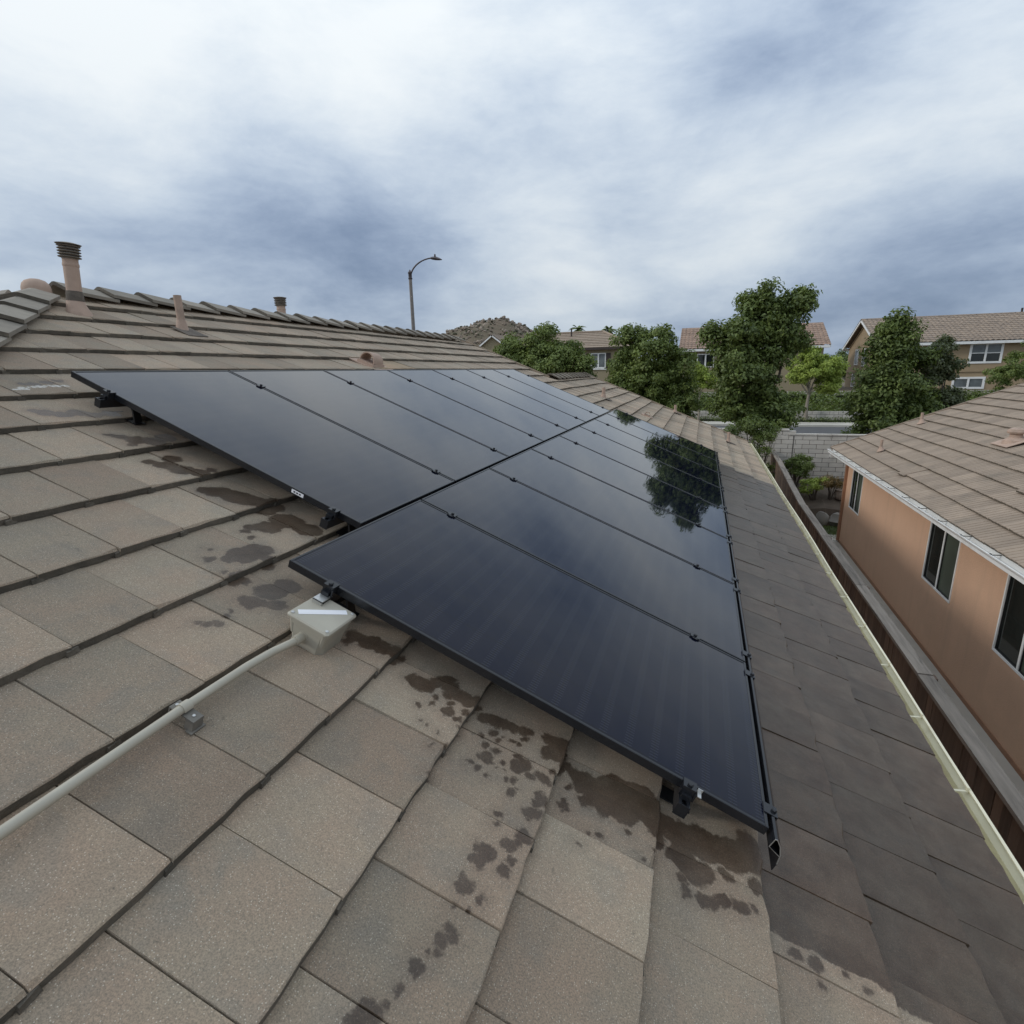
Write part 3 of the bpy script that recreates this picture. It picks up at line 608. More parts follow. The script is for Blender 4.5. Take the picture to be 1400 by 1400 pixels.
# ================================================================== vents on our roof
def flash(m_, r0, h, spread):    # lead/cement skirt
    return [(spread, -.03), (spread*.86, .012), (r0*1.35, h*.55), (r0*1.02, h), (r0*.98, h+.004)]
def louvre_vent(u, v, P=None, r=.052, H=.415, cr=.074, ch=.105, label='', tiltd=0.):
    B = P or RP(u, v, -.025)
    t = thing('louvred_vent', label, 'vent', Tr(*B) @ Matrix.Rotation(tiltd, 4, Vector((0,0,1)).cross(CX)))
    MB().tube([(0,0,-.1),(0,0,H)], r, 20).build('pipe', TERRA, t, smooth=True)
    MB().lathe([(r*1.02, 0), (r*1.06, .006), (r*1.06, .02), (r*1.02, .026)], 20, (0,0,H-.065)).build('collar', TERRA, t, smooth=True)
    sk = MB(); seg = 20; prof = [(r*1.9, -.03), (r*1.6, .02), (r*1.2, .08), (r*1.04, .13)]
    vs_ = []
    for rr_, z in prof:
        for i in range(seg):
            a = 2*math.pi*i/seg; x = rr_*math.cos(a)+(.03 if rr_ > r*1.5 else 0); y = rr_*math.sin(a)
            vs_.append((x, y, z-x*math.tan(TH)*max(0, (rr_/r-1))*.9))
    sk.add(vs_, [(i*seg+k, i*seg+(k+1) % seg, (i+1)*seg+(k+1) % seg, (i+1)*seg+k) for i in range(3) for k in range(seg)])
    sk.build('flashing', TERRA, t, smooth=True)
    MB().lathe([(r*1.16, .0), (r*1.13, .03), (r*1.10, .055), (r*1.01, .075)], 18, (0, 0, .095)).build('cement_collar', MORTAR, t, smooth=True)
    cap = MB().lathe([(r*1.04, 0), (r*1.04, ch)], 20, (0,0,H-.01)).build('cap', GALV, t, smooth=True)
    MB().lathe([(cr+.006, 0), (cr+.012, .006), (cr*.6, .016), (.01, .02)], 20, (0,0,H+ch-.012)).build('cap_lid', GALV, cap, smooth=True)
    n = 5
    for i in range(n):
        z = H+i*ch/n*.96
        MB().lathe([(r*1.06, .010), (cr, 0), (cr+.004, .004), (r*1.06, .016)], 20, (0,0,z)).build('louvre', GALV, cap, smooth=True)
    return t
louvre_vent(3.24, 4.62, tiltd=.08, label='tall terracotta pipe vent with louvred cap rising beside the hip of the roof')
bk = Vector((-5.9, 6.88, RP(0, LV).z-.7*math.tan(TH)+.0))
louvre_vent(0, 0, P=bk, r=.06, H=.55, cr=.082, ch=.115, label='louvred vent cap peeking over the ridge from the back slope')
def pipe_vent(u, v, r, H, label):
    B = RP(u, v, -.025); t = thing('pipe_vent', label, 'vent', Tr(*B), 'plain pipe vents on the tiled roof')
    m = MB(); m.tube([(0,0,-.1),(0,0,H)], r, 14, True); m.build('pipe', TERRA, t, smooth=True)
    MB().tube([(0,0,H-.02),(0,0,H+.001)], r*.8, 12).build('bore', UNDER, t)
    seg = 14; prof = [(r*2.0, -.02), (r*1.6, .02), (r*1.22, .08), (r*1.05, .10)]; vs_ = []
    for rr_, z in prof:
        for i in range(seg):
            a = 2*math.pi*i/seg; x = rr_*math.cos(a); vs_.append((x, rr_*math.sin(a), z-x*math.tan(TH)*(rr_ > r*1.3)))
    sk = MB().add(vs_, [(i*seg+k, i*seg+(k+1) % seg, (i+1)*seg+(k+1) % seg, (i+1)*seg+k) for i in range(3) for k in range(seg)])
    sk.build('flashing', TERRA, t, smooth=True)
    pl_ = MB().box(-.09, .11, -.13, .10, -.006, .003).build('flashing_sheet', MORTAR, t, frame(U_, V_, W_, W_*.022) @ Tr(0, -.05, 0))
    return t
pipe_vent(3.98, 4.36, .033, .31, 'slim terracotta pipe vent between the two louvred vents')
pipe_vent(12.35, 1.69, .04, .235, 'short terracotta pipe vent on the dry tiles past the end of the array')
pipe_vent(14.08, -1.28, .032, .255, 'thin pale pipe vent near the gutter corner of the roof')
pipe_vent(15.95, .18, .035, .22, 'small pipe vent standing right at the far rake edge')
def hood_vent(u, v, label, s=1.):
    t = thing('hood_vent', label, 'vent', RF(u, v, -.012), 'hooded vents on the tiled roof')
    m = MB(); seg = 10; r0, r1, L = .085*s, .098*s, .20*s; vs_ = []
    for y, r, z in ((0, r1, .012), (0, r0, .012), (L, r0*.95, .0), (L, r1*.95, .0)):
        for i in range(seg+1):
            a = math.pi*i/seg; vs_.append((y, r*math.cos(a), z+r*math.sin(a)*1.05+.03*s))
    n = seg+1; f = []
    for (a, b) in ((0, 1), (1, 2), (2, 3), (3, 0)):
        f += [(a*n+i, a*n+i+1, b*n+i+1, b*n+i) for i in range(seg)]
    m.add(vs_, f); m.build('hood', TERRA, t, smooth=True)
    MB().prism([(-.12*s, -.03), (.12*s, -.03), (.10*s, .035*s), (-.10*s, .035*s)], 0, -.02, L+.02).build('base', TERRA, t)
    MB().box(-.05*s, .34*s, -.2*s, .2*s, -.012, .004).build('flashing_sheet', TERRA, t)
hood_vent(5.74, 3.55, 'terracotta half-round hood vent above the top edge of the solar array', 1.05)
hood_vent(12.35, .66, 'small terracotta hood vent beside the end of the lower panel row', .62)

# ================================================================== solar array
PW, PL, PT = 1.043, 1.879, .033
PWT = .15
PU0, PV0, PITCH, UOFF, GAP = 1.577, 1.0804, 1.0554, .500, .0195
fm = MB(); lip = .011
for (x0, x1, y0, y1) in ((0, PW, 0, lip), (0, PW, PL-lip, PL), (0, lip, lip, PL-lip), (PW-lip, PW, lip, PL-lip)):
    e_ = .0022; fm.box(x0, x1, y0, y1, -PT, -e_)
    fm.add([(x0, y0, -e_), (x1, y0, -e_), (x1, y1, -e_), (x0, y1, -e_), (x0+e_, y0+e_, 0), (x1-e_, y0+e_, 0), (x1-e_, y1-e_, 0), (x0+e_, y1-e_, 0)], [(4,5,6,7),(0,1,5,4),(1,2,6,5),(2,3,7,6),(3,0,4,7)])
FME = fm.mesh('frame', BLACK)
GME = MB().box(lip, PW-lip, lip, PL-lip, -.008, -.0032).mesh('glass', SOLAR)
BME = MB().box(lip, PW-lip, lip, PL-lip, -.012, -.0085).mesh('backsheet', UNDER)
ordn = ['first', 'second', 'third', 'fourth', 'fifth', 'sixth', 'seventh', 'eighth']
def panel(u, v, label):
    t = thing('solar_panel', label, 'solar panel', RF(u, v, PWT), 'black solar panels of the array')
    link('frame', FME, t); link('glass', GME, t); link('backsheet', BME, t); return t
for i in range(8):
    panel(PU0+i*PITCH, PV0-PL, ['black solar panel in the lower row standing next to the grey junction box', 'black solar panel in the lower row at the far end by the dry tiles'][i == 7] if i in (0, 7) else 'black solar panel in the lower row, %s from the junction box end' % ordn[i])
for i in range(7):
    t = panel(PU0+UOFF+i*PITCH, PV0+GAP, 'black solar panel in the upper row with a white sticker on its frame side' if i == 0 else ('black solar panel in the upper row, %s from the sticker end' % ordn[i] if i < 6 else 'black solar panel in the upper row at the far end by the dry tiles'))
    if i == 0:
        stk = MB().box(-.0012, -.0002, .33, .40, -.026, -.008).build('sticker', PAPER, t)
        for k in range(3): MB().box(-.0018, -.0013, .345+k*.016, .356+k*.016, -.021, -.013).build('print_mark', INK, stk)
# rails with clamps and tile hooks
def bolt(m, x, y, z): m.lathe([(.009, 0), (.009, .006), (.006, .009)], 8, (x, y, z))
def rail(v, ustart, npan, label, hooks):
    L = npan*PITCH; t = thing('mounting_rail', label, 'rail', RF(ustart, v, PWT-PT), 'mounting rails under the array')
    prof = [(-.019, 0), (-.019, -.044), (.019, -.044), (.019, 0), (.008, 0), (.008, -.012), (-.008, -.012), (-.008, 0)]
    MB().prism(prof, 0, -.065, L+.03).build('rail_beam', BLACK, t)
    MB().box(-.069, -.0655, -.020, .020, -.045, .001).build('end_cap', BLACK, t)
    mid = MB(); mid.box(-.0115, .0115, -.022, .022, .0, PT+.001); mid.box(-.019, .019, -.024, .024, PT+.001, PT+.0055); bolt(mid, 0, 0, PT+.0055); mid.box(-.03,.03,-.012,.012,PT+.001,PT+.0045)
    MM = mid.mesh('mid_clamp', BLACK)
    for i in range(1, npan): link('mid_clamp', MM, t, Tr(i*PITCH-.0055, 0, 0))
    en = MB(); en.box(-.030, -.002, -.022, .022, 0, PT+.001); en.box(-.030, .009, -.022, .022, PT+.001, PT+.006); bolt(en, -.016, 0, PT+.006); en.box(-.045, -.031, -.016, .016, .0, .018); en.box(-.036, -.030, -.026, -.020, 0, .03)
    EM = en.mesh('end_clamp', BLACK); link('end_clamp', EM, t); link('end_clamp', EM, t, Tr(L-PITCH+PW, 0, 0) @ Matrix.Rotation(math.pi, 4, 'Z'))
    hk = MB()
    hk.box(-.021, .021, -.031, -.0195, -.062, -.005); hk.prism([(-.0195, -.047), (-.0195, -.058), (.01, -.058), (.03, -.047)], 0, -.019, .019)
    hk.prism([(-.031, -.055), (-.0195, -.055), (-.05, -.128), (-.062, -.128)], 0, -.021, .021); hk.box(-.03, .03, -.075, .10, -.1315, -.1265); 
    HMs = hk.mesh('tile_hook', STEEL)
    for h in hooks: link('tile_hook', HMs, t, Tr(h, 0, 0))
    return t
hk8 = [.10+i*1.2 for i in range(8)]; hk7 = [.12+i*1.2 for i in range(7)]
rail(-.535, PU0, 8, 'black rail under the lower row, the one closest to the eave', hk8)
rail(.875, PU0, 8, 'black rail under the lower row with its end beside the junction box', hk8)
rail(1.245, PU0+UOFF, 7, 'black rail under the lower edge of the upper row', hk7)
rail(2.685, PU0+UOFF, 7, 'black rail under the top edge of the upper row, on a steel hook', hk7)
# white clip on the lowest rail end clamp and silver bracket by the box
MB().box(-.048, -.022, -.046, -.034, .010, .012).box(-.024, -.0215, -.048, -.032, .010, .022).build('wire_clip', ALU, [o for o in COL.objects if o.name == 'mounting_rail'][0], Tr(0, .01, PT-.005))
lb = MB().box(-.075, -.012, -.018, .022, -.006, -.002).box(-.075, -.071, -.018, .022, -.03, -.002); lb.build('ground_lug', ALU, [o for o in COL.objects if o.name == 'mounting_rail.001'][0], Tr(-.01, -.004, .004))
# skirt along the bottom edge
sku = PU0-.035; skL = 8*PITCH+.04
sk = thing('array_skirt', 'black curved skirt running along the bottom edge of the solar array', 'skirt', RF(sku, PV0-PL, PWT))
sp = [(-.012, .002), (-.020, .003), (-.040, -.016), (-.056, -.045), (-.062, -.078), (-.060, -.105), (-.055, -.105), (-.0568, -.079), (-.0515, -.048), (-.047, -.040), (-.014, -.034), (-.012, -.038)]
outer = [(-.014, .001), (-.022, .003), (-.040, -.014), (-.055, -.043), (-.062, -.078), (-.061, -.108)]
inner = [(-.0585, -.108), (-.0592, -.079), (-.0525, -.045), (-.0378, -.0165), (-.0215, .0), (-.0165, -.0012)]
MB().prism(outer+inner, 0, 0, skL).build('skirt_face', BLACK, sk)
MB().prism([(-.0165, -.0012), (-.014, .001), (-.012, -.034), (-.0145, -.034)], 0, 0, skL).build('skirt_flange', BLACK, sk)
MB().prism([(-.0145, -.034), (-.012, -.034), (-.0525, -.050), (-.0545, -.048)], 0, 0, skL).build('skirt_web', BLACK, sk)
ce = MB().prism(outer[:5]+inner[1:], 0, -.0012, -.0002); ce.prism([(-.0165, -.0012), (-.014, .001), (-.012, -.034), (-.0145, -.034)], 0, -.0012, -.0002); ce.prism([(-.0145, -.034), (-.012, -.034), (-.0525, -.050), (-.0545, -.048)], 0, -.0012, -.0002)
ce.build('cut_end', ALU, sk)
cm = MB().box(0, .045, -.034, .012, .0005, .004).box(0, .045, -.034, -.030, -.01, .0005); bolt(cm, .022, -.022, .004); CLM = cm.mesh('skirt_clip', BLACK)
for i in range(8):
    for o_ in (.06, PW-.12): link('skirt_clip', CLM, sk, Tr(.035+i*PITCH+o_, 0, 0))

# junction box and conduit
bx = thing('junction_box', 'square grey plastic junction box with a white paper strip on its lid', 'junction box', RF(1.467, .822, -.022))
bm_ = MB(); hb, ht, H = .069, .079, .113
def ring(h, c, z): return [(-h+c,-h,z),(h-c,-h,z),(h,-h+c,z),(h,h-c,z),(h-c,h,z),(-h+c,h,z),(-h,h-c,z),(-h,-h+c,z)]
rs = [ring(hb-.004, .02, .0), ring(hb, .02, .006), ring(ht-.004, .018, H-.026), ring(ht, .010, H-.022), ring(ht, .010, H)]
fs = [tuple(range(7, -1, -1)), tuple(range(32, 40))]
for k in range(4):
    for i in range(8): fs.append((k*8+i, k*8+(i+1) % 8, k*8+8+(i+1) % 8, k*8+8+i))
bm_.add([p for r_ in rs for p in r_], fs)
for (x, y) in ((-1, -1), (1, -1), (1, 1), (-1, 1)):
    bm_.tube([(x*.060, y*.060, .045), (x*.068, y*.068, H-.004)], [.010, .013], 8)
bm_.build('box_body', GREYBOX, bx)
for sx in (-1, 1): MB().prism([(-.014, 0), (.014, 0), (.012, .0045), (-.012, .0045)], 1, *( (.060, .092) if sx > 0 else (-.092, -.060))).build('mounting_lug', GREYBOX, bx, Tr(.03*sx, 0, .0))
lid = MB().bev(-.0875, .0875, -.0875, .0875, H, H+.011, .008); lid.build('lid', GREYBOX, bx); lid = bx.children[-1] if False else [o for o in bx.children if o.name.startswith('lid')][0]
SCM = MB().lathe([(.0065, 0), (.0065, .003), (.004, .0045)], 10).box(-.005, .005, -.0007, .0007, .0045, .0048).mesh('screw', ALU)
for x in (-1, 1):
    for y in (-1, 1): link('screw', SCM, lid, Tr(x*.073, y*.073, H+.011) @ Matrix.Rotation(random.uniform(0, 3), 4, 'Z'))
MB().box(-.085, .085, -.0125, .0125, H+.0112, H+.0120).build('paper_strip', PAPER, lid, Tr(.004, .004, 0) @ Matrix.Rotation(rad(-43), 4, 'Z'))
cd = thing('conduit', 'grey round conduit running over the tiles to the junction box', 'conduit', RF(1.39, .852, 0))
pts = [(-.0, -.018, .030), (-.05, -.014, .031), (-.12, -.002, .030), (-.22, .006, .028), (-.45, .006, .028), (-.9, -.006, .027), (-1.6, -.014, .025), (-3.0, -.016, .024)]
MB().tube(pts, .0132, 14).build('conduit_pipe', GREYBOX, cd, smooth=True)
MB().tube([(-.034, -.0155, .031), (-.012, -.017, .0305), (.012, -.018, .030)], [.0178, .0178, .0178], 16).tube([(.002, -.018, .030), (.012, -.018, .030)], .024, 8).build('coupling', GREYBOX, cd, smooth=True)
cs = thing('conduit_bracket', 'small grey block bracket strapping the conduit down on the tiles', 'bracket', RF(.945, .852, -.02))
b_ = MB().box(-.017, .017, -.046, .042, .034, .038).box(-.017, .017, -.046, -.042, 0, .034).box(-.017, .017, .038, .042, .0, .034).box(-.017, -.013, -.042, -.018, .0, .034).box(-.024, .024, -.052, -.03, .0, .0035)
b_.build('bracket_base', plain('painted_bracket', (.19, .175, .15), (.14, .13, .112), 20, .75, .3, 60), cs)
sv = []; sg = 12
for x in (-.014, .014):
    for r in (.0142, .0168):
        for i in range(sg+1):
            a = math.pi*i/sg; sv.append((x, r*math.cos(a), .05+r*math.sin(a)))
n = sg+1
sf = [(i, i+1, n+i+1, n+i) for i in range(sg)]+[(2*n+i, 3*n+i, 3*n+i+1, 2*n+i+1) for i in range(sg)]+[(n+i, n+i+1, 3*n+i+1, 3*n+i) for i in range(sg)]
MB().add(sv, sf).build('strap', GREYBOX, cs, Tr(0, .006, -.003), smooth=True)
SC2 = MB().lathe([(.005, 0), (.005, .003), (.003, .004)], 8).mesh('screw', ALU)
for y in (-.028, .032): link('screw', SC2, cs, Tr(0, y, .038))
# ================================================================== neighbouring orange house
NX, NZ, NY1, NY0 = 3.49, 2.60, 17.24, -4.0
NR = 7.2                                   # slope length
nbB = Vector((10.1, 8, 0))
nb = thing('orange_stucco_house', 'single storey orange stucco house with white gutter and brown ribbed-tile roof', 'house', Tr(*nbB))
wx = 3.87; wy1 = 16.72
WIN = [(15.16, 16.14, 1.16, 2.27), (9.66, 10.84, 1.15, 2.30), (7.05, 8.25, 1.10, 2.30), (3.9, 5.1, 1.10, 2.30)]
m = MB(); ycuts = sorted([NY0]+[a for w in WIN for a in w[:2]]+[wy1])
def loc(p): return (p[0]-nbB.x, p[1]-nbB.y, p[2])
def wbox(m, x0, x1, y0, y1, z0, z1): m.box(x0-nbB.x, x1-nbB.x, y0-nbB.y, y1-nbB.y, z0, z1)
for a, b in zip(ycuts[:-1], ycuts[1:]):
    w = [q for q in WIN if abs(q[0]-a) < 1e-6 and abs(q[1]-b) < 1e-6]
    if w: wbox(m, wx, wx+.16, a, b, 0, w[0][2]); wbox(m, wx, wx+.16, a, b, w[0][3], 2.62)
    else: wbox(m, wx, wx+.16, a, b, 0, 2.62)
wbox(m, wx+.16, 16.3, wy1-.16, wy1, 0, 2.62)
m.prism([(wx-nbB.x+.02, 2.62), (16.3-nbB.x, 2.62), (nbB.x-nbB.x, 2.62+6.1*math.tan(TH)-.05)], 1, wy1-.16-nbB.y, wy1-nbB.y)
m.build('wall', STUCCO, nb)
for (a, b, z0, z1) in WIN:
    wn = MB(); t = .028
    f = lambda q, *k: wbox(q, *k)
    wbox(wn, wx-.012, wx+.05, a, a+t, z0, z1); wbox(wn, wx-.012, wx+.05, b-t, b, z0, z1); wbox(wn, wx-.012, wx+.05, a+t, b-t, z0, z0+t); wbox(wn, wx-.012, wx+.05, a+t, b-t, z1-t, z1)
    c = (a+b)/2; wbox(wn, wx-.004, wx+.045, c-.02, c+.02, z0+t, z1-t)
    W = wn.build('window', WHITE, nb)
    for (p, q, mt) in ((c+.02, b-t, PANE), (a+t, c-.02, SCREEN)):
        s_ = MB(); wbox(s_, wx+.022, wx+.026, p, q, z0+t, z1-t); s_.build('pane', mt, W)
    s_ = MB(); e = .014
    for (p, q) in ((c+.02, b-t), (a+t, c-.02)):
        wbox(s_, wx+.005, wx+.0215, p, p+e, z0+t, z1-t); wbox(s_, wx+.005, wx+.0215, q-e, q, z0+t, z1-t); wbox(s_, wx+.005, wx+.0215, p+e, q-e, z0+t, z0+t+e); wbox(s_, wx+.005, wx+.0215, p+e, q-e, z1-t-e, z1-t)
    s_.build('sash', STEEL, W)
    s_ = MB(); wbox(s_, wx+.12, wx+.15, a, b, z0, z1); s_.build('curtain', DKTRIM, W)
# base weep line, downspout, fascia, gutter
m = MB(); wbox(m, wx-.012, wx, NY0, wy1+.0, .02, .09); m.build('base_screed', BROWNPAINT, nb)
m = MB(); m.box(wx-.062-nbB.x, wx-.002-nbB.x, wy1-.055-nbB.y, wy1+.035-nbB.y, .06, 2.42); m.prism([(wx-.062-nbB.x, 2.42), (wx-.002-nbB.x, 2.42), (NX+.10-nbB.x, 2.53), (NX+.03-nbB.x, 2.53)], 1, wy1-.055-nbB.y, wy1+.035-nbB.y); m.build('downspout', BROWNPAINT, nb)
m = MB(); wbox(m, NX+.14, NX+.165, NY0, NY1-.02, 2.40, 2.585); wbox(m, NX+.165, wx+.05, NY0, wy1+.3, 2.385, 2.41); m.build('fascia', WHITE, nb)
npf = [(.135, 0), (.135, -.115), (.055, -.115), (.028, -.095), (.028, -.05), (.012, -.035), (.0, -.012), (.0, .0), (.013, .0), (.013, -.008), (.017, -.03), (.034, -.046), (.034, -.092), (.057, -.109), (.129, -.109), (.129, 0)]
gt2 = NZ-.055
ng = MB().prism([(NX-.075+a-nbB.x, gt2+b) for a, b in npf], 1, NY0-nbB.y, NY1+.02-nbB.y).build('gutter', WHITE, nb)
MB().prism([(NX-.075+a-nbB.x, gt2+b) for a, b in npf[:8]], 1, NY1+.02-nbB.y, NY1+.024-nbB.y).build('gutter_end', WHITE, ng)
MB().box(NX-.02-nbB.x, NX+.05-nbB.x, NY1-.18-nbB.y, NY1-.1-nbB.y, gt2-.2, gt2-.113).build('outlet', WHITE, ng)
nh = MB().box(-.125, .006, -.01, .01, -.014, -.008).box(-.128, -.115, -.012, .012, -.01, .008).mesh('hanger', STEEL)
y = 4.6
while y < NY1: link('hanger', nh, ng, Tr(NX+.06-nbB.x, y-nbB.y, gt2+.003) @ Matrix.Rotation(random.gauss(.1, .06), 4, 'Z')); y += .8
NW = Vector((-st, 0, ct))
NBF = frame(Vector((0,-1,0)), Vector((ct,0,st)), NW, Vector((NX, NY1, NZ)))
NHM = Tr(*nbB).inverted()
Ln = NY1-NY0
nroof = deck([(0.02, .03), (Ln, .03), (Ln, NR), (0.02, NR)], -.2, -.075).build('roof', UNDER, nb, NHM @ NBF)
NBF2 = frame(Vector((0,1,0)), Vector((-ct,0,st)), Vector((st,0,ct)), Vector((2*nbB.x-NX+.05, NY0, NZ)))
deck([(0, .03), (Ln, .03), (Ln, NR), (0, NR)], -.2, -.05).build('back_roof', TILE_NB, nb, NHM @ NBF2)
MB().box(-.03, .004, .0, NR, -.17, .010).build('rake_trim', TILE_NB, nb, NHM @ NBF)
NTW = .28
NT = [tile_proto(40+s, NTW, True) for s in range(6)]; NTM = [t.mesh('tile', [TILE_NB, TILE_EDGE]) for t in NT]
nc = []
k = 0
while k*EX < NR-.3:
    o = -(.0 if k % 2 else NTW/2)
    i = 0
    while o+i*NTW < Ln: nc.append((k, o+i*NTW, k*EX)); i += 1
    k += 1
lift = {(1, 16): .020, (2, 27): .022}
def nP(u, v): return NBF @ Vector((u, v, 0))
nl = []
for c in nc:
    P = nP(c[1]+NTW/2, c[2]+EX/2); q = P-EYE; full = c[1] >= -.01
    nl.append((-(abs(q.normalized().dot(NW))/q.length_squared) if full and visible(P, 120) else 0, c))
nl.sort(key=lambda t: t[0]); npick = set(c for s, c in nl[:300] if s < 0)
SV = []; SF = []; SM = []; sn = 0
for c in nc:
    k, u, v = c; ti = rr.randrange(6)
    M = tile_M(u, v, .004*math.sin(u*1.3+k*.7)+rr.gauss(0, .0015), True, rr)
    if abs(u-4.65) < .15 and k == 1 or abs(u-7.5) < .15 and k == 3:      # slipped tiles
        M = Tr(0, -.07, .02) @ M @ Matrix.Rotation(.03, 4, 'Z')
    if c in npick: link('tile', NTM[ti], nroof, M)
    else:
        A = np.array([(M @ Vector(p))[:] for p in NT[ti].v]); A[:, 0] = np.maximum(A[:, 0], .0)
        SV.append(A); SM += NT[ti].m; SF += [tuple(q+sn for q in f) for f in NT[ti].f]; sn += len(A)
me = bpy.data.meshes.new('tile_field'); me.from_pydata([tuple(p) for p in np.concatenate(SV)], [], SF); me.materials.append(TILE_NB); me.materials.append(TILE_EDGE); me.polygons.foreach_set('material_index', SM)
link('tile_field', me, nroof, kind='stuff')
NRV = [nP(i*.375, NR) for i in range(2)]
for i in range(int(Ln/.375)): link('ridge_tile', CAPS[i % 4], nroof, Tr(.02+i*.375, NR, .03) @ frame(Vector((1,0,0)), Vector((0,ct,-st)), Vector((0,st,ct)), Vector((0,0,0))))
def nb_pipe(y, v, r, H):
    B = nP(NY1-y, v)-nbB
    p = MB().tube([(0,0,-.08),(0,0,H)], r, 12).build('pipe_vent', TERRA, nb, Tr(*B), smooth=True)
    seg = 12; vs_ = []
    for rr_, z in [(r*2.6, .0), (r*1.8, .04), (r*1.1, .10)]:
        for i in range(seg):
            a = 2*math.pi*i/seg; x = rr_*math.cos(a); vs_.append((x, rr_*math.sin(a), z+x*math.tan(TH)*(rr_ > r*1.3)))
    MB().add(vs_, [(i*seg+k, i*seg+(k+1) % seg, (i+1)*seg+(k+1) % seg, (i+1)*seg+k) for i in range(2) for k in range(seg)]).build('flashing', TERRA, p, smooth=True)
nb_pipe(14.9, .62, .030, .26); nb_pipe(16.5, 1.95, .034, .26)
B = nP(NY1-12.3, 2.1)
hb_ = MB().lathe([(.20, -.09), (.17, .02), (.095, .07), (.09, .16)], 14).build('hood_vent', TERRA, nb, Tr(*(B-nbB)) , smooth=True)
MB().lathe([(.13, 0), (.14, .03), (.12, .075), (.05, .10), (.01, .103)], 14, (0, 0, .14)).build('cap', TERRA, hb_, smooth=True)
MB().box(-.3, .3, -.25, .25, .01, .02).build('flashing', TERRA, hb_, (NHM @ NBF).to_quaternion().to_matrix().to_4x4())

# ================================================================== board fence
def ftop(y): t = min(1, max(0, (y-12)/8)); return 1.83+.27*t*t*(3-2*t)
def fx(y): return 2.27+.10*min(1, max(0, (y-13)/7))
fence = thing('board_fence', 'weathered brown board fence with a wide grey cap between the two houses', 'fence', Tr(2.3, 10, 0))
y = 1.0; i = 0
while y < 20.3:
    w = random.uniform(.132, .142); h = ftop(y)-.035
    M_ = MB().box(-.009, .009, 0, w-.006, 0, h-.03-random.uniform(0, .02)).mesh('picket', WOOD)
    link('picket', M_, fence, Tr(fx(y)-2.3+random.gauss(0, .003), y-10, .03) @ Matrix.Rotation(random.gauss(0, .0022), 4, 'X') @ Matrix.Rotation(random.gauss(0, .012), 4, 'Z'))
    y += w-.009+random.uniform(0, .006); i += 1
for a in np.arange(1.0, 20.4, 2.42):
    b = min(20.4, a+2.40)
    MB().add([(fx(a)-2.3-.085, a-10, ftop(a)-.035), (fx(a)-2.3+.045, a-10, ftop(a)-.035), (fx(b)-2.3+.045, b-10, ftop(b)-.035), (fx(b)-2.3-.085, b-10, ftop(b)-.035),
              (fx(a)-2.3-.085, a-10, ftop(a)+.003), (fx(a)-2.3+.045, a-10, ftop(a)+.003), (fx(b)-2.3+.045, b-10, ftop(b)+.003), (fx(b)-2.3-.085, b-10, ftop(b)+.003)],
             [(3,2,1,0),(4,5,6,7),(0,1,5,4),(1,2,6,5),(2,3,7,6),(3,0,4,7)]).build('cap_board', GREYWOOD, fence, Tr(random.gauss(0, .004), 0, random.gauss(0, .003)) )
    MB().box(-.045, .045, -.045, .045, 0, ftop(a)-.04).build('post', WOOD, fence, Tr(fx(a)-2.3+.055, a-10+.05, 0))
    for z in (.3, ftop(a)-.14):
        MB().box(.012, .05, 0, b-a, 0, .085).build('fence_rail', WOOD, fence, Tr(fx(a)-2.3, a-10, z))

# ================================================================== block wall
BW, BH, BY = .432, .150, 20.5
bw = thing('block_wall', 'pale grey concrete block wall at the back of the yards', 'wall', Tr(2, BY, 0))
MB().box(-40, 30, .012, .16, 0, 2.50).box(-40, 1.0, .012, .16, 2.50, 2.64).build('wall_core', JOINT, bw)
bms = []
for s in range(4):
    r = random.Random(s); bms.append(MB().bev(.007, BW-.007, .0, .17, .007, BH-.007, .006).mesh('block', BLOCK))
SB = MB(); nrow = 17
for rws in range(nrow+1):
    z = rws*BH
    if rws == nrow: z = nrow*BH
    for i in range(-16, 26):
        x = i*BW+(BW/2 if rws % 2 else 0)+.0
        if rws == nrow and x > 1.0-BW*.6: continue
        if -1.3 < x < 4.8 and rws >= 6: link('block', bms[(i*7+rws) % 4], bw, Tr(x, random.gauss(0, .002), z))
        else: SB.box(x+.007, x+BW-.007, 0, .17, z+.007, z+BH-.007)
SB.build('block_field', BLOCK, bw, kind='stuff')
for x, z in ((-1.6, 18*BH), (-.5, 18*BH)): pass
for i in range(-8, 14):
    x = i*BW
    z = 18*BH if x < .8 else 17*BH
    MB().bev(x+.004, x+BW-.004, -.02, .19, z+.002, z+.052, .006).build('cap_block', BLOCK, bw)
MB().box(1.0, 1.03, -.006, .0, .9, 2.6).build('control_joint', JOINT, bw)

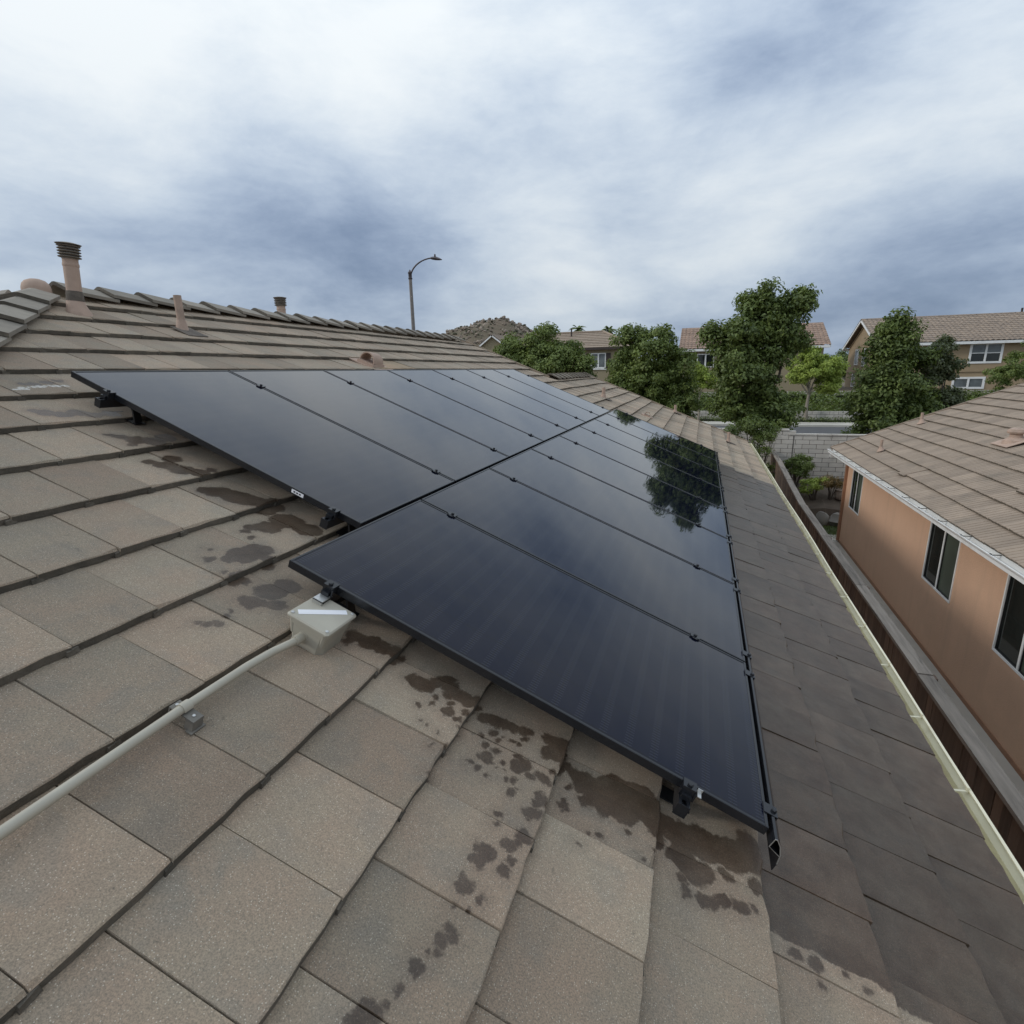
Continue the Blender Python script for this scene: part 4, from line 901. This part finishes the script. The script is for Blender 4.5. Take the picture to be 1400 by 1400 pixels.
# stone edging of the bed and a pot
se = thing('rock_edging', 'grey boulders edging the planting bed above the small lawn', 'rocks', Tr(3.6, 18.5, 0))
def rock(s, sd):
    r = np.random.default_rng(sd); b = bmesh.new(); bmesh.ops.create_icosphere(b, subdivisions=2, radius=1); mm = MB()
    off = r.normal(0, 1, (6, 3)); vs_ = []
    for v in b.verts:
        n = v.co; k = 1+sum(.06*math.sin(4*float(np.dot(o, n[:]))+i) for i, o in enumerate(off)); vs_.append((n.x*k*s[0], n.y*k*s[1], n.z*k*s[2]))
    mm.add(vs_, [[v.index for v in f.verts] for f in b.faces]); b.free(); return mm
for i, (x, y, s) in enumerate([(-1.0, .2, (.22, .2, .22)), (-.62, .1, (.2, .18, .26)), (-.25, .03, (.24, .2, .24)), (.15, .0, (.22, .18, .28)), (.55, .02, (.26, .2, .25)), (.98, -.02, (.2, .18, .27)), (1.35, .05, (.25, .2, .24)), (1.8, .05, (.28, .2, .26)), (2.3, 0, (.27, .2, .25))]):
    rock(s, i).build('rock', ROCK, se, Tr(x, y, .16), smooth=True)
pot = thing('plant_pot', 'pale round pot standing in the planting bed by the orange house', 'pot', Tr(4.32, 19.2, .70))
MB().lathe([(.10, 0), (.15, .06), (.17, .18), (.15, .26), (.165, .28), (.165, .31), (.14, .31), (.13, .27), (.01, .26)], 16).build('pot_body', plain('pale_clay', (.42, .34, .28), None, 8, .85), pot, smooth=True)

# ================================================================== foliage
def leaves(C, size, up=.35, out=None, asp=.5):
    n = len(C); nr = RNG.normal(0, .62, (n, 3)); nr[:, 2] += up*1.6
    if out is not None: nr += out
    nr /= np.linalg.norm(nr, axis=1)[:, None]
    t = RNG.normal(0, 1, (n, 3)); t[:, 2] -= .4; t -= nr*(t*nr).sum(1)[:, None]; t /= np.linalg.norm(t, axis=1)[:, None]
    b = np.cross(nr, t); L = (size*RNG.uniform(.65, 1.3, n))[:, None]; W = L*asp
    V = np.stack([C-t*L*.5, C+b*W*.5+nr*L*.12, C+t*L*.5, C-b*W*.5+nr*L*.12], 1).reshape(-1, 3)
    return V, np.arange(n*4).reshape(-1, 4)
def crown_pts(lobes, n, clump, tight=.17):
    # leaves gather in clumps; clumps sit towards the outside of each lobe
    clump = int(clump*.55)
    lob = np.array(lobes, float); vol = (lob[:, 3]*lob[:, 4]*lob[:, 5])**.55; idx = RNG.choice(len(lob), clump, p=vol/vol.sum())
    d = RNG.normal(0, 1, (clump, 3)); d /= np.linalg.norm(d, axis=1)[:, None]
    r = RNG.uniform(.12, 1.08, clump)**.5
    cc = lob[idx, :3]+d*lob[idx, 3:]*r[:, None]
    cs = RNG.uniform(.6, 1.5, clump)*tight*1.35
    pr = cs**2; pi = RNG.choice(clump, n, p=pr/pr.sum())
    q = RNG.normal(0, 1, (n, 3)); q /= np.linalg.norm(q, axis=1)[:, None]
    P = cc[pi]+q*(cs[pi]*RNG.uniform(.15, 1.25, n)**.6)[:, None]*np.array([1, 1, .72])
    return P, q*.7+d[pi]*.4
def plant(name, label, cat, base, lobes, n, size, mat, clump, trunk=None, tight=.17, group=None, bark=None, asp=.5, crown='crown'):
    t = thing(name, label, cat, Tr(*base), group)
    P, o = crown_pts(lobes, n, clump, tight); V, F = leaves(P, size, .35, o, asp)
    link(crown, npmesh(crown, V, F, mat), t)
    if trunk:
        r0, h = trunk; m = MB(); tp = [(0, 0, -.2), (random.gauss(0, .05), random.gauss(0, .05), h*.5), (random.gauss(0, .08), random.gauss(0, .08), h)]
        m.tube(tp, [r0*1.25, r0, r0*.75], 9)
        for l in lobes:
            e = Vector(l[:3]); s = Vector(tp[2])*(.75+.25*random.random()); mid = s.lerp(e, .5)+Vector((random.gauss(0, .15), random.gauss(0, .15), -.1))
            m.tube([s, mid, e], [r0*.5, r0*.33, r0*.12], 6)
        m.build('trunk', bark or BARK, t, smooth=True)
    else:
        m = MB()
        for l in lobes:
            for q in range(3):
                e = Vector(l[:3])+Vector([random.gauss(0, .3)*k for k in l[3:]]); m.tube([(random.gauss(0, .04), random.gauss(0, .04), -.1), Vector((e.x*.4, e.y*.4, e.z*.5)), e], [.018, .014, .006], 5)
        m.build('stem', bark or BARK, t)
    return t
def at(px, py, Y):     # pixel to a point on the vertical plane y = Y
    r = CX*((px-700)/742.18)+CD*((py-700)/742.18)+CF; return EYE+r*(Y/r.y)
def lob(base, px, py, Y, rx, rz, dy=0., ry=None):
    p = at(px, py, Y)-Vector(base); return (p.x, p.y+dy, p.z, rx, ry or rx, rz)
G1 = 1.45
b = (1.75, 23.6, G1)
plant('broadleaf_tree', 'big round dark green tree in front of the reddish-roofed house', 'tree', b,
      [lob(b, 1040, 435, 23.5, .85, .85), lob(b, 1080, 432, 23.6, .85, .8, .3), lob(b, 1005, 460, 23.4, .95, .8, -.2), lob(b, 985, 468, 23.6, .55, .6), lob(b, 1050, 470, 23.7, 1.25, 1.0, .3), lob(b, 1018, 505, 23.5, 1.2, .95, -.3), lob(b, 1038, 515, 23.6, 1.0, 1.0, .1), lob(b, 1005, 530, 23.4, .9, .8), lob(b, 1012, 555, 23.5, 1.0, .8), lob(b, 1050, 562, 23.6, .95, .85), lob(b, 970, 450, 23.5, .35, .35), lob(b, 1035, 580, 23.4, .6, .5), lob(b, 1094, 410, 23.6, .38, .4), lob(b, 1032, 410, 23.5, .42, .42), lob(b, 1062, 420, 23.6, .6, .5), lob(b, 1048, 402, 23.5, .28, .3), lob(b, 1078, 458, 23.6, .8, .7), lob(b, 1000, 490, 23.5, .8, .7), lob(b, 1030, 450, 23.4, .9, .8)],
      42000, .15, LEAF_D, 560, (.14, 1.9), tight=.24)
b = (6.75, 24.2, G1)
plant('broadleaf_tree', 'dark green conical tree overlapping the rake of the orange house roof', 'tree', b,
      [lob(b, 1221, 441, 24, .32, .42), lob(b, 1226, 455, 24, .45, .45), lob(b, 1228, 472, 24.1, .65, .65), lob(b, 1212, 490, 24, .6, .6, -.2), lob(b, 1240, 498, 24.2, .75, .8, .2), lob(b, 1206, 522, 24, .8, .8), lob(b, 1242, 535, 24.2, .95, .9, .2), lob(b, 1195, 555, 23.8, .8, .75), lob(b, 1222, 575, 24, 1.0, .8), lob(b, 1178, 590, 23.8, .35, .4), lob(b, 1255, 575, 24.3, .8, .7)],
      34000, .145, LEAF_D, 480, (.13, 1.8), tight=.23)
b = (8.1, 24.9, G1)
plant('broadleaf_tree', 'soft grey-green tree leaning out beside the dark conical tree', 'tree', b,
      [lob(b, 1272, 488, 24.8, .55, .5), lob(b, 1287, 478, 25, .5, .35), lob(b, 1293, 500, 25, .45, .5), lob(b, 1278, 520, 25, .6, .6), lob(b, 1285, 550, 25, .7, .6), lob(b, 1300, 480, 25, .3, .25)], 10000, .13, LEAF_G, 150, (.07, 1.9))
b = (-2.2, 25.2, G1)
plant('broadleaf_tree', 'leafy mid green tree beyond the far rake of the tiled roof', 'tree', b,
      [lob(b, 905, 462, 25, .6, .65), lob(b, 860, 475, 25, .7, .55), lob(b, 890, 490, 25, 1.0, .8, -.2), lob(b, 850, 505, 25.2, .8, .8), lob(b, 925, 505, 25.1, .8, .9), lob(b, 885, 530, 24.8, 1.3, .9, -.2), lob(b, 930, 545, 25, .9, .8), lob(b, 850, 540, 25, .8, .8), lob(b, 905, 565, 25, 1.2, .7), lob(b, 858, 452, 25, .25, .3), lob(b, 875, 460, 25, .3, .3)],
      36000, .14, LEAF_M, 480, (.13, 1.9), tight=.23)
b = (-7.4, 26.2, G1)
plant('broadleaf_tree', 'mid green tree half hiding the house with dark shutters', 'tree', b,
      [lob(b, 735, 470, 26, 1.0, .75), lob(b, 705, 482, 26, .8, .7), lob(b, 765, 482, 26, .8, .7), lob(b, 745, 500, 25.8, 1.4, .9), lob(b, 700, 500, 26, .9, .7), lob(b, 785, 500, 26, .75, .7), lob(b, 795, 512, 26, .6, .5), lob(b, 690, 475, 26, .35, .5)],
      32000, .14, LEAF_M, 420, (.13, 1.9), tight=.23)
b = (5.75, 35.6, 1.6)
plant('young_tree', 'bright yellow-green young tree with pale trunk by the pavement', 'tree', b,
      [lob(b, 1113, 483, 35.5, .7, .6), lob(b, 1095, 497, 35.5, .75, .6), lob(b, 1130, 500, 35.6, .85, .65), lob(b, 1112, 510, 35.4, 1., .7), lob(b, 1090, 515, 35.4, .55, .4), lob(b, 1140, 515, 35.5, .65, .5), lob(b, 1132, 530, 35.5, .5, .35)], 24000, .12, LEAF_Y, 300, (.09, 1.9), tight=.16, bark=PALEBARK)
b = (-.15, 35.4, 1.6)
plant('young_tree', 'smaller yellow-green tree between the leafy tree and the big dark tree', 'tree', b,
      [lob(b, 952, 505, 35.3, .55, .55), lob(b, 965, 520, 35.3, .7, .6), lob(b, 945, 525, 35.4, .5, .5)], 9000, .12, LEAF_Y, 110, (.07, 1.5), bark=PALEBARK)
b = (18.9, 39.5, 2.7)
plant('broadleaf_tree', 'olive green tree in front of the tan two storey house', 'tree', b,
      [lob(b, 1395, 495, 39.5, .9, .8), lob(b, 1380, 512, 39.5, 1., .8), lob(b, 1400, 520, 39.5, 1.4, .9), lob(b, 1410, 480, 39.7, 1., 1.)], 8000, .13, LEAF_M, 150, (.12, 1.2))
# shrubs
b = (1.85, 19.6, .2)
plant('shrub', 'tall glossy shrub at the fence corner beyond the roof edge', 'shrub', b,
      [lob(b, 1022, 580, 19.2, .45, .3), lob(b, 1000, 590, 19.3, .4, .25), lob(b, 1045, 590, 19.2, .4, .3), lob(b, 1025, 605, 19.1, .55, .45), lob(b, 1040, 630, 19.1, .4, .5), lob(b, 1048, 655, 19.0, .25, .4), lob(b, 1055, 597, 19.2, .2, .2)], 9000, .075, LEAF_D, 200, tight=.11)
b = (3.08, 19.6, .75)
plant('shrub', 'small rounded dark shrub against the block wall', 'shrub', b,
      [lob(b, 1092, 640, 19.6, .32, .3), lob(b, 1080, 636, 19.6, .2, .2), lob(b, 1100, 634, 19.6, .22, .25), lob(b, 1090, 628, 19.6, .2, .16)], 3600, .07, LEAF_M, 90, tight=.08)
b = (3.55, 19.0, .6)
plant('shrub', 'low light green plant in the planting bed', 'shrub', b, [lob(b, 1110, 662, 19, .3, .18), lob(b, 1122, 658, 19, .25, .16), lob(b, 1100, 668, 19, .2, .14)], 2200, .055, LEAF_Y, 80, tight=.07)
b = (4.05, 19.1, .62)
plant('shrub', 'low rusty orange flowering plant in the planting bed', 'shrub', b, [lob(b, 1132, 658, 19.1, .28, .15), lob(b, 1142, 660, 19.1, .2, .14)], 2000, .05, LEAF_O, 70, tight=.07)
# hedge on the bank, distant trees
def hedge(name, label, x0, x1, y, z0, z1, n, mat, size=.13):
    P = np.stack([RNG.uniform(x0, x1, n), y+RNG.normal(0, .35, n), z0+(z1-z0)*RNG.uniform(0, 1, n)**.8+.12*np.sin(RNG.uniform(x0, x1, n)*3)], 1)
    V, F = leaves(P, size, .3); c = Vector(((x0+x1)/2, y, z0))
    t = thing(name, label, 'hedge', Tr(*c)); link('foliage', npmesh('foliage', V-np.array(c[:]), F, mat), t)
    MB().box(x0-c.x, x1-c.x, -.25, .25, -.4, (z1-z0)*.72).build('hedge_core', plain('hedge_twigs', (.025, .028, .014), None, 9, .95, .5, 20), t)
n = 30000; yb = RNG.uniform(36.4, 41.0, n); xb = RNG.uniform(-14, 26, n)
Pb = np.stack([xb, yb, np.interp(yb, [36.0, 36.4, 41.5], [2.05, 2.1, 2.8])+RNG.uniform(0, .45, n)*(.6+.4*np.sin(xb*1.7+yb))], 1)
V, F = leaves(Pb, .2, .5); link('bank_ground_cover', npmesh('bank_ground_cover', V, F, LEAF_D), kind='stuff', label='dark ground cover planting on the bank across the street', cat='ground cover')
hedge('bank_hedge', 'long dark hedge on the bank above the low wall', -12, 26, 40.6, 2.5, 3.12, 26000, LEAF_D)
hedge('low_hedge', 'narrow clipped hedge along the foot of the low block wall', -12, 24, 35.72, 1.6, 1.86, 16000, LEAF_D, .09)
for i, (px, Y, h, w_) in enumerate([(1150, 75, 3.2, 3.2), (925, 66, 3.4, 2.6), (905, 64, 4.6, 2.0), (1145, 82, 4.0, 3.), (400, 60, 8.2, 2.4), (430, 70, 7.6, 2.), (372, 66, 8.0, 1.4), (578, 90, 8, 1.0)]):
    p = at(px, 504, Y); b = (p.x, Y, 3.0)
    lab = ['dark tree in the gap between the two far houses', 'dim far tree behind the leafy tree', 'slender far tree behind the leafy tree', 'second dark tree in the gap between the two far houses', 'thin treetop showing behind the back vent', 'small treetop just above the ridge past the back vent', 'sparse treetop left of the back vent cap', 'tiny far treetop beside the street lamp pole'][i]
    z = {4: 1.0}.get(i, 1.0)
    if i < 4: L = [(0, 0, h*.55, w_*.7, w_*.7, h*.4), (w_*.5, 0, h*.4, w_*.6, w_*.6, h*.35), (-w_*.5, 0, h*.4, w_*.6, w_*.6, h*.35)]; nn = 4500
    else: L = [(0, 0, h*.8, w_, w_, h*.19), (w_*.6, 0, h*.7, w_*.6, w_*.6, h*.18), (-w_*.5, 0, h*.68, w_*.6, w_*.6, h*.18)]; nn = 2200
    plant('distant_tree', lab, 'tree', b, L, nn, .26, LEAF_D, 60, (.14, h*.5), tight=.35)
for i, (px, py, Y) in enumerate([(790, 450, 85), (833, 451, 85)]):
    p = at(px, py, Y); b = (p.x, Y, 3.0); t = thing('palm_tree', ['far palm behind the roof of the shuttered house', 'far palm at the hip end of the shuttered house roof'][i], 'palm', Tr(*b))
    H = p.z-3.0
    MB().tube([(0, 0, -.2), (.05, 0, H*.5), (0, 0, H)], [.22, .17, .15], 8).build('trunk', BARK, t)
    m = MB()
    for k in range(34):
        a = random.uniform(0, 6.28); el = random.uniform(-.5, 1.2); L_ = random.uniform(1.3, 1.9); c_, s_ = math.cos(a), math.sin(a)
        pts = [Vector((c_*L_*q*math.cos(el), s_*L_*q*math.cos(el), H+L_*q*math.sin(el)-.55*q*q*L_)) for q in (0, .4, .75, 1.)]
        sd = Vector((-s_, c_, 0))
        vs_ = []
        for q, w_ in zip(pts, (.05, .22, .2, .02)): vs_ += [q-sd*w_-Vector((0, 0, w_*.5)), q, q+sd*w_-Vector((0, 0, w_*.5))]
        m.add(vs_, [(r_*3+c2, r_*3+c2+1, r_*3+c2+4, r_*3+c2+3) for r_ in range(3) for c2 in range(2)])
    m.build('fronds', LEAF_D, t)

# ================================================================== far walls and houses
lw = thing('low_block_wall', 'low pale block wall along the pavement across the street', 'wall', Tr(5, 36, 1.5))
MB().box(-40, 40, .01, .2, 0, .74).build('wall_core', JOINT, lw)
m = MB()
for r_ in range(4):
    for i in range(-60, 70):
        x = i*.45+(.22 if r_ % 2 else 0); m.box(x+.01, x+.44, random.uniform(-.006, .004), .2, r_*.19+.008, r_*.19+.182)
m.build('block_field', BLOCK, lw, kind='stuff')
uw = thing('upper_yard_wall', 'pale wall on top of the bank in front of the far houses', 'wall', Tr(8, 42, 2.75))
MB().box(-30, 30, 0, .2, 0, .34).build('wall_face', BLOCK, uw); MB().box(-30, 30, -.03, .23, .343, .40).build('wall_cap', CONC, uw)

def s_roof(W, L, mat, name='roof', wave=.30, row=.42):
    # corrugated, lapped clay tile surface: x along the eave, y up the slope
    nxs = int(W/wave*6)+1; rows = int(math.ceil(L/row)); V = []; F = []
    xs_ = np.linspace(0, W, nxs); prof = .045*np.abs(np.cos(np.pi*xs_/wave))**.8
    for r_ in range(rows):
        y0, y1 = r_*row, min(L, (r_+1)*row+.03); jj = RNG.normal(0, .004, nxs); b = len(V)
        for y, z in ((y0, .0), (y0, .03), (y1, .0)):
            for i in range(nxs): V.append((xs_[i], y, z+prof[i]+jj[i]))
        for k in range(2):
            for i in range(nxs-1): F.append((b+k*nxs+i, b+k*nxs+i+1, b+(k+1)*nxs+i+1, b+(k+1)*nxs+i))
    me = bpy.data.meshes.new(name); me.from_pydata(V, [], F); me.materials.append(mat); return me
def flat_roof_mesh(W, L, mat, row=.40):
    m = MB(); rows = int(math.ceil(L/row))
    for r_ in range(rows):
        y0, y1 = r_*row, min(L, (r_+1)*row+.04); m.add([(0, y0, 0), (W, y0, 0), (W, y0, .05), (0, y0, .05), (W, y1, .0), (0, y1, .0)], [(0, 1, 2, 3), (3, 2, 4, 5)])
    return m.mesh('roof', mat)
def far_window(par, x0, x1, z0, z1, panes=2, trim=WHITE, tr=.10, pane=PANE_L, y=0., split=False):
    m = MB(); t = tr
    m.box(x0-t, x0, y-.05, y+.02, z0-t, z1+t); m.box(x1, x1+t, y-.05, y+.02, z0-t, z1+t); m.box(x0, x1, y-.05, y+.02, z0-t, z0); m.box(x0, x1, y-.05, y+.02, z1, z1+t)
    w = (x1-x0)/panes
    for i in range(1, panes): m.box(x0+i*w-.06, x0+i*w+.06, y-.045, y+.02, z0, z1)
    if split:
        zc = (z0+z1)/2
        for i in range(panes): m.box(x0+i*w+.06*(i > 0), x0+(i+1)*w-.06*(i < panes-1), y-.035, y+.02, zc-.025, zc+.025)
    wn = m.build('window', trim, par)
    for i in range(panes):
        a, b = x0+i*w+.06*(i > 0), x0+(i+1)*w-.06*(i < panes-1)
        if split:
            MB().box(a, b, y-.012, y-.004, z0, zc-.025).build('pane', PANE, wn); MB().box(a, b, y-.012, y-.004, zc+.025, z1).build('pane', PANE_L, wn)
        else: MB().box(a, b, y-.012, y-.004, z0, z1).build('pane', pane, wn)
    return wn
def gable_house(name, label, M, W, D, H, pitch, wmat, rmat, ov=.45, flat=False):
    # local: front face on y = 0 facing -y, x 0..W, depth D, ridge along x
    t = thing(name, label, 'house', M)
    tp = math.tan(pitch); ridge = H+(D/2)*tp
    m = MB(); m.box(0, W, 0, D, -.5, H); m.prism([(0, H), (D, H), (D/2, ridge)], 0, 0, W); m.build('wall', wmat, t)
    Ls = (D/2+ov)/math.cos(pitch)
    mk = (lambda: flat_roof_mesh(W+2*ov, Ls, rmat)) if flat else (lambda: s_roof(W+2*ov, Ls, rmat))
    c, s = math.cos(pitch), math.sin(pitch)
    F1 = frame(Vector((1,0,0)), Vector((0,c,s)), Vector((0,-s,c)), Vector((-ov, -ov, H-ov*tp+.10)))
    F2 = frame(Vector((-1,0,0)), Vector((0,-c,s)), Vector((0,s,c)), Vector((W+ov, D+ov, H-ov*tp+.10)))
    r = link('roof', mk(), t, F1); r2 = link('roof', mk(), t, F2)
    for F in (F1, F2):
        for (x0, x1) in ((0, .06), (W+2*ov-.06, W+2*ov)):
            m = MB()
            vs_ = [F @ Vector(p) for p in ((x0,0,-.17),(x1,0,-.17),(x1,Ls,-.17),(x0,Ls,-.17),(x0,0,-.01),(x1,0,-.01),(x1,Ls,-.01),(x0,Ls,-.01))]
            m.add(vs_, [(3,2,1,0),(4,5,6,7),(0,1,5,4),(1,2,6,5),(2,3,7,6),(3,0,4,7)]); m.build('bargeboard', WHITE if not flat else DKTRIM, t)
    for ya, yb in ((-ov-.04, -ov+.02), (D+ov-.02, D+ov+.04)): MB().box(-ov+.06, W+ov-.06, ya, yb, H-ov*tp-.1, H-ov*tp+.08).build('fascia', WHITE if not flat else DKTRIM, t)
    MB().box(-ov+.06, W+ov-.06, -ov+.02, 0, H-ov*tp-.1, H-ov*tp-.06).build('soffit', wmat, t)
    cap = MB()
    for i in range(int((W+2*ov)/.4)): cap.prism([(D/2-.16, ridge+.03), (D/2, ridge+.17), (D/2+.16, ridge+.03)], 0, -ov+i*.4, -ov+i*.4+.43-.03*(i % 2))
    cap.build('ridge_cap', rmat, t)
    return t, ridge
# tan two storey house on the right
HX0, HY0, HG = 12.15, 48., 2.9
th, rg = gable_house('two_storey_house', 'tan two storey stucco house with a long brown clay-tile roof', Tr(HX0, HY0, HG), 15., 9.6, 3.45, rad(21.5), TAN, STILE_G)
def X_(px, Y=HY0): return at(px, 500, Y).x-HX0
def Z_(px, py, Y=HY0): return at(px, py, Y).z-HG
far_window(th, X_(1325), X_(1364), Z_(1345, 494), Z_(1345, 471), 2, WHITE, .14, split=True)
far_window(th, X_(1308), X_(1347), Z_(1325, 529), Z_(1325, 518), 2, WHITE, .14)
far_window(th, X_(1272), X_(1290), Z_(1280, 494), Z_(1280, 474), 1, WHITE, .10)
MB().box(-.05, 15.05, -.07, 0, Z_(1350, 508), Z_(1350, 508)+.13).build('band_course', TAN, th)
MB().box(-.07, 0, 0, 9.6, Z_(1350, 508), Z_(1350, 508)+.13).build('band_course', TAN, th)
side = Matrix.Translation((0, 9.6, 0)) @ Matrix.Rotation(rad(-90), 4, 'Z')
for (a, b_, z0, z1) in ((2.6, 3.5, 2.0, 3.1), (5.0, 6.2, 1.9, 3.1), (2.4, 3.4, .2, 1.1)):
    w_ = far_window(th, a, b_, z0, z1, 1, WHITE, .09); w_.matrix_local = side
MB().box(.9, 1.0, .05, .15, rg-.1, rg+.45).build('roof_pipe', DKTRIM, th, Tr(9, 4.75, 0))
# reddish house in the middle (hip roof, turned a little)
def hip_house(name, label, M, W, D, H, pitch, wmat, rmat, ov=.45, flat=False):
    t = thing(name, label, 'house', M); tp = math.tan(pitch)
    MB().box(0, W, 0, D, -.5, H).build('wall', wmat, t)
    hw = D/2+ov; ze = H-ov*tp+.1; zr = ze+hw*tp; c, s = math.cos(pitch), math.sin(pitch); Ls = hw/c
    faces = [(Vector((-ov,-ov,ze)), Vector((1,0,0)), Vector((0,c,s)), W+2*ov), (Vector((W+ov,-ov,ze)), Vector((0,1,0)), Vector((-c,0,s)), D+2*ov), (Vector((W+ov,D+ov,ze)), Vector((-1,0,0)), Vector((0,-c,s)), W+2*ov), (Vector((-ov,D+ov,ze)), Vector((0,-1,0)), Vector((c,0,s)), D+2*ov)]
    for o_, x_, y_, w_ in faces:
        me = flat_roof_mesh(w_, Ls, rmat) if flat else s_roof(w_, Ls, rmat)
        if flat:      # more columns so that clipping at the hips stays clean
            pass
        co = np.zeros(len(me.vertices)*3); me.vertices.foreach_get('co', co); co = co.reshape(-1, 3)
        lo = co[:, 1]*c; co[:, 0] = np.clip(co[:, 0], lo, w_-lo); me.vertices.foreach_set('co', co.ravel()); me.update()
        link('roof', me, t, frame(x_, y_, x_.cross(y_), o_))
    m = MB()
    for (x0, x1, y0, y1) in ((-ov, W+ov, -ov-.04, -ov+.02), (-ov, W+ov, D+ov-.02, D+ov+.04), (-ov-.04, -ov+.02, -ov+.02, D+ov-.02), (W+ov-.02, W+ov+.04, -ov+.02, D+ov-.02)): m.box(x0, x1, y0, y1, ze-.2, ze+.0)
    m.build('fascia', WHITE if not flat else DKTRIM, t)
    MB().box(-ov+.02, W+ov-.02, -ov+.02, D+ov-.02, ze-.19, ze-.15).build('soffit', wmat, t)
    m = MB(); hips = [((-ov,-ov,ze), (-ov+hw, -ov+hw, zr)), ((W+ov,-ov,ze), (W+ov-hw, -ov+hw, zr)), ((W+ov,D+ov,ze), (W+ov-hw, -ov+hw, zr)), ((-ov,D+ov,ze), (-ov+hw,-ov+hw,zr)), ((-ov+hw,-ov+hw,zr), (W+ov-hw,-ov+hw,zr))]
    for a, b_ in hips: m.tube([Vector(a)+Vector((0,0,.04)), Vector(b_)+Vector((0,0,.04))], .10, 7)
    m.build('ridge_cap', rmat, t)
    return t
p = at(950, 500, 49)
mh = gable_house('red_roof_house', 'olive two storey house with reddish clay-tile roof behind the big tree', Tr(p.x-.95, 49.5, 2.9) , 10.4, 7.6, 3.55, rad(24), OLIVE, STILE, ov=.4)[0]
far_window(mh, 1.15, 2.35, 2.05, 3.0, 2, WHITE, .07, PANE)
lh = hip_house('shuttered_house', 'olive grey house with brown flat-tile roof and dark window shutters', Tr(at(700, 500, 50).x, 50., 2.9), 11.0, 6.0, 3.95, rad(24), OLIVE, TILE_NB, .4, True)
lx = at(700, 500, 50).x
x0, x1 = at(809, 495, 50).x-lx, at(827, 495, 50).x-lx
far_window(lh, x0, x1, at(818, 502, 50).z-2.9, at(818, 484, 50).z-2.9, 2, WHITE, .08, PANE_L)
zs, ze_ = at(818, 503, 50).z-2.9, at(818, 483, 50).z-2.9
for a in (x0-.5, x1+.1): MB().box(a, a+.4, -.05, 0, zs, ze_).build('shutter', DKTRIM, lh)
MB().box(x0-.15, x1+.15, -.10, 0, zs-.16, zs-.03).build('sill', WHITE, lh)
far_window(lh, at(770, 495, 50).x-lx, at(778, 495, 50).x-lx, at(775, 496, 50).z-2.9, at(775, 484, 50).z-2.9, 1, WHITE, .08, PANE)
MB().tube([(0,0,-.3),(0,0,.55)], .07, 8).build('roof_pipe', DKTRIM, lh, Tr(at(779, 450, 51.5).x-lx, 2.2, 5.2))
# gabled house farther left, turned so that its gable faces us
gp = at(675, 474, 62)
gh = gable_house('gabled_house', 'small far house whose cream-edged gable peeks over the roof edge', Tr(gp.x+2.0, 62, 3.0) @ Matrix.Rotation(rad(90), 4, 'Z'), 12., 4.2, gp.z-3.3, rad(36), OLIVE, STILE_G, .35)[0]

# ================================================================== street lamp
q = at(565.4, 452, 30); base = Vector((q.x+.0, 30, 1.55)); top = at(560.7, 370, 30); Hh = top.z-base.z
lamp = thing('street_lamp', 'tall street lamp with curved arm rising behind the roof ridge', 'street lamp', Tr(*base))
MB().tube([(0,0,-.3),(0,0,.5),(0,0,Hh-.45)], [.15, .135, .092], 14).build('pole', POLE, lamp, smooth=True)
MB().lathe([(.10, 0), (.125, .03), (.125, .06), (.10, .08), (.10, .30), (.125, .33), (.125, .37), (.09, .40), (.05, .47), (.01, .53)], 12, (0, 0, Hh-.47)).build('pole_collar', LAMPMETAL, lamp, smooth=True)
e = at(598, 352.5, 30)-base
pts = []
for i in range(9):
    t_ = i/8; a = math.pi*.5*t_
    pts.append((.1+(e.x-.45)*(1-math.cos(a))*.62+(e.x-.45)*.38*t_, 0, Hh-.1+(e.z+.12-Hh)*math.sin(a)))
MB().tube(pts, [.045]*5+[.04]*4, 8).build('arm', LAMPMETAL, lamp, smooth=True)
hd = MB(); ex = pts[-1][0]; ez = pts[-1][2]
for (x, w_, z0, z1) in ((-.08, .05, -.05, .05), (.05, .12, -.10, .07), (.25, .16, -.14, .06), (.45, .13, -.16, -.02), (.62, .05, -.16, -.11)):
    hd.v += [(ex+x, -w_, ez+(z0+z1)/2), (ex+x, 0, ez+z1), (ex+x, w_, ez+(z0+z1)/2), (ex+x, 0, ez+z0)]
for i in range(4):
    for k in range(4): hd.f.append((i*4+k, i*4+(k+1) % 4, i*4+4+(k+1) % 4, i*4+4+k)); hd.m.append(0)
hd.f += [(3, 2, 1, 0), (16, 17, 18, 19)]; hd.m += [0, 0]
head = hd.build('lamp_head', LAMPMETAL, lamp, smooth=False)
MB().lathe([(.05, 0), (.05, .1), (.02, .13)], 8, (ex+.2, 0, ez+.06)).build('photocell', LAMPMETAL, lamp)
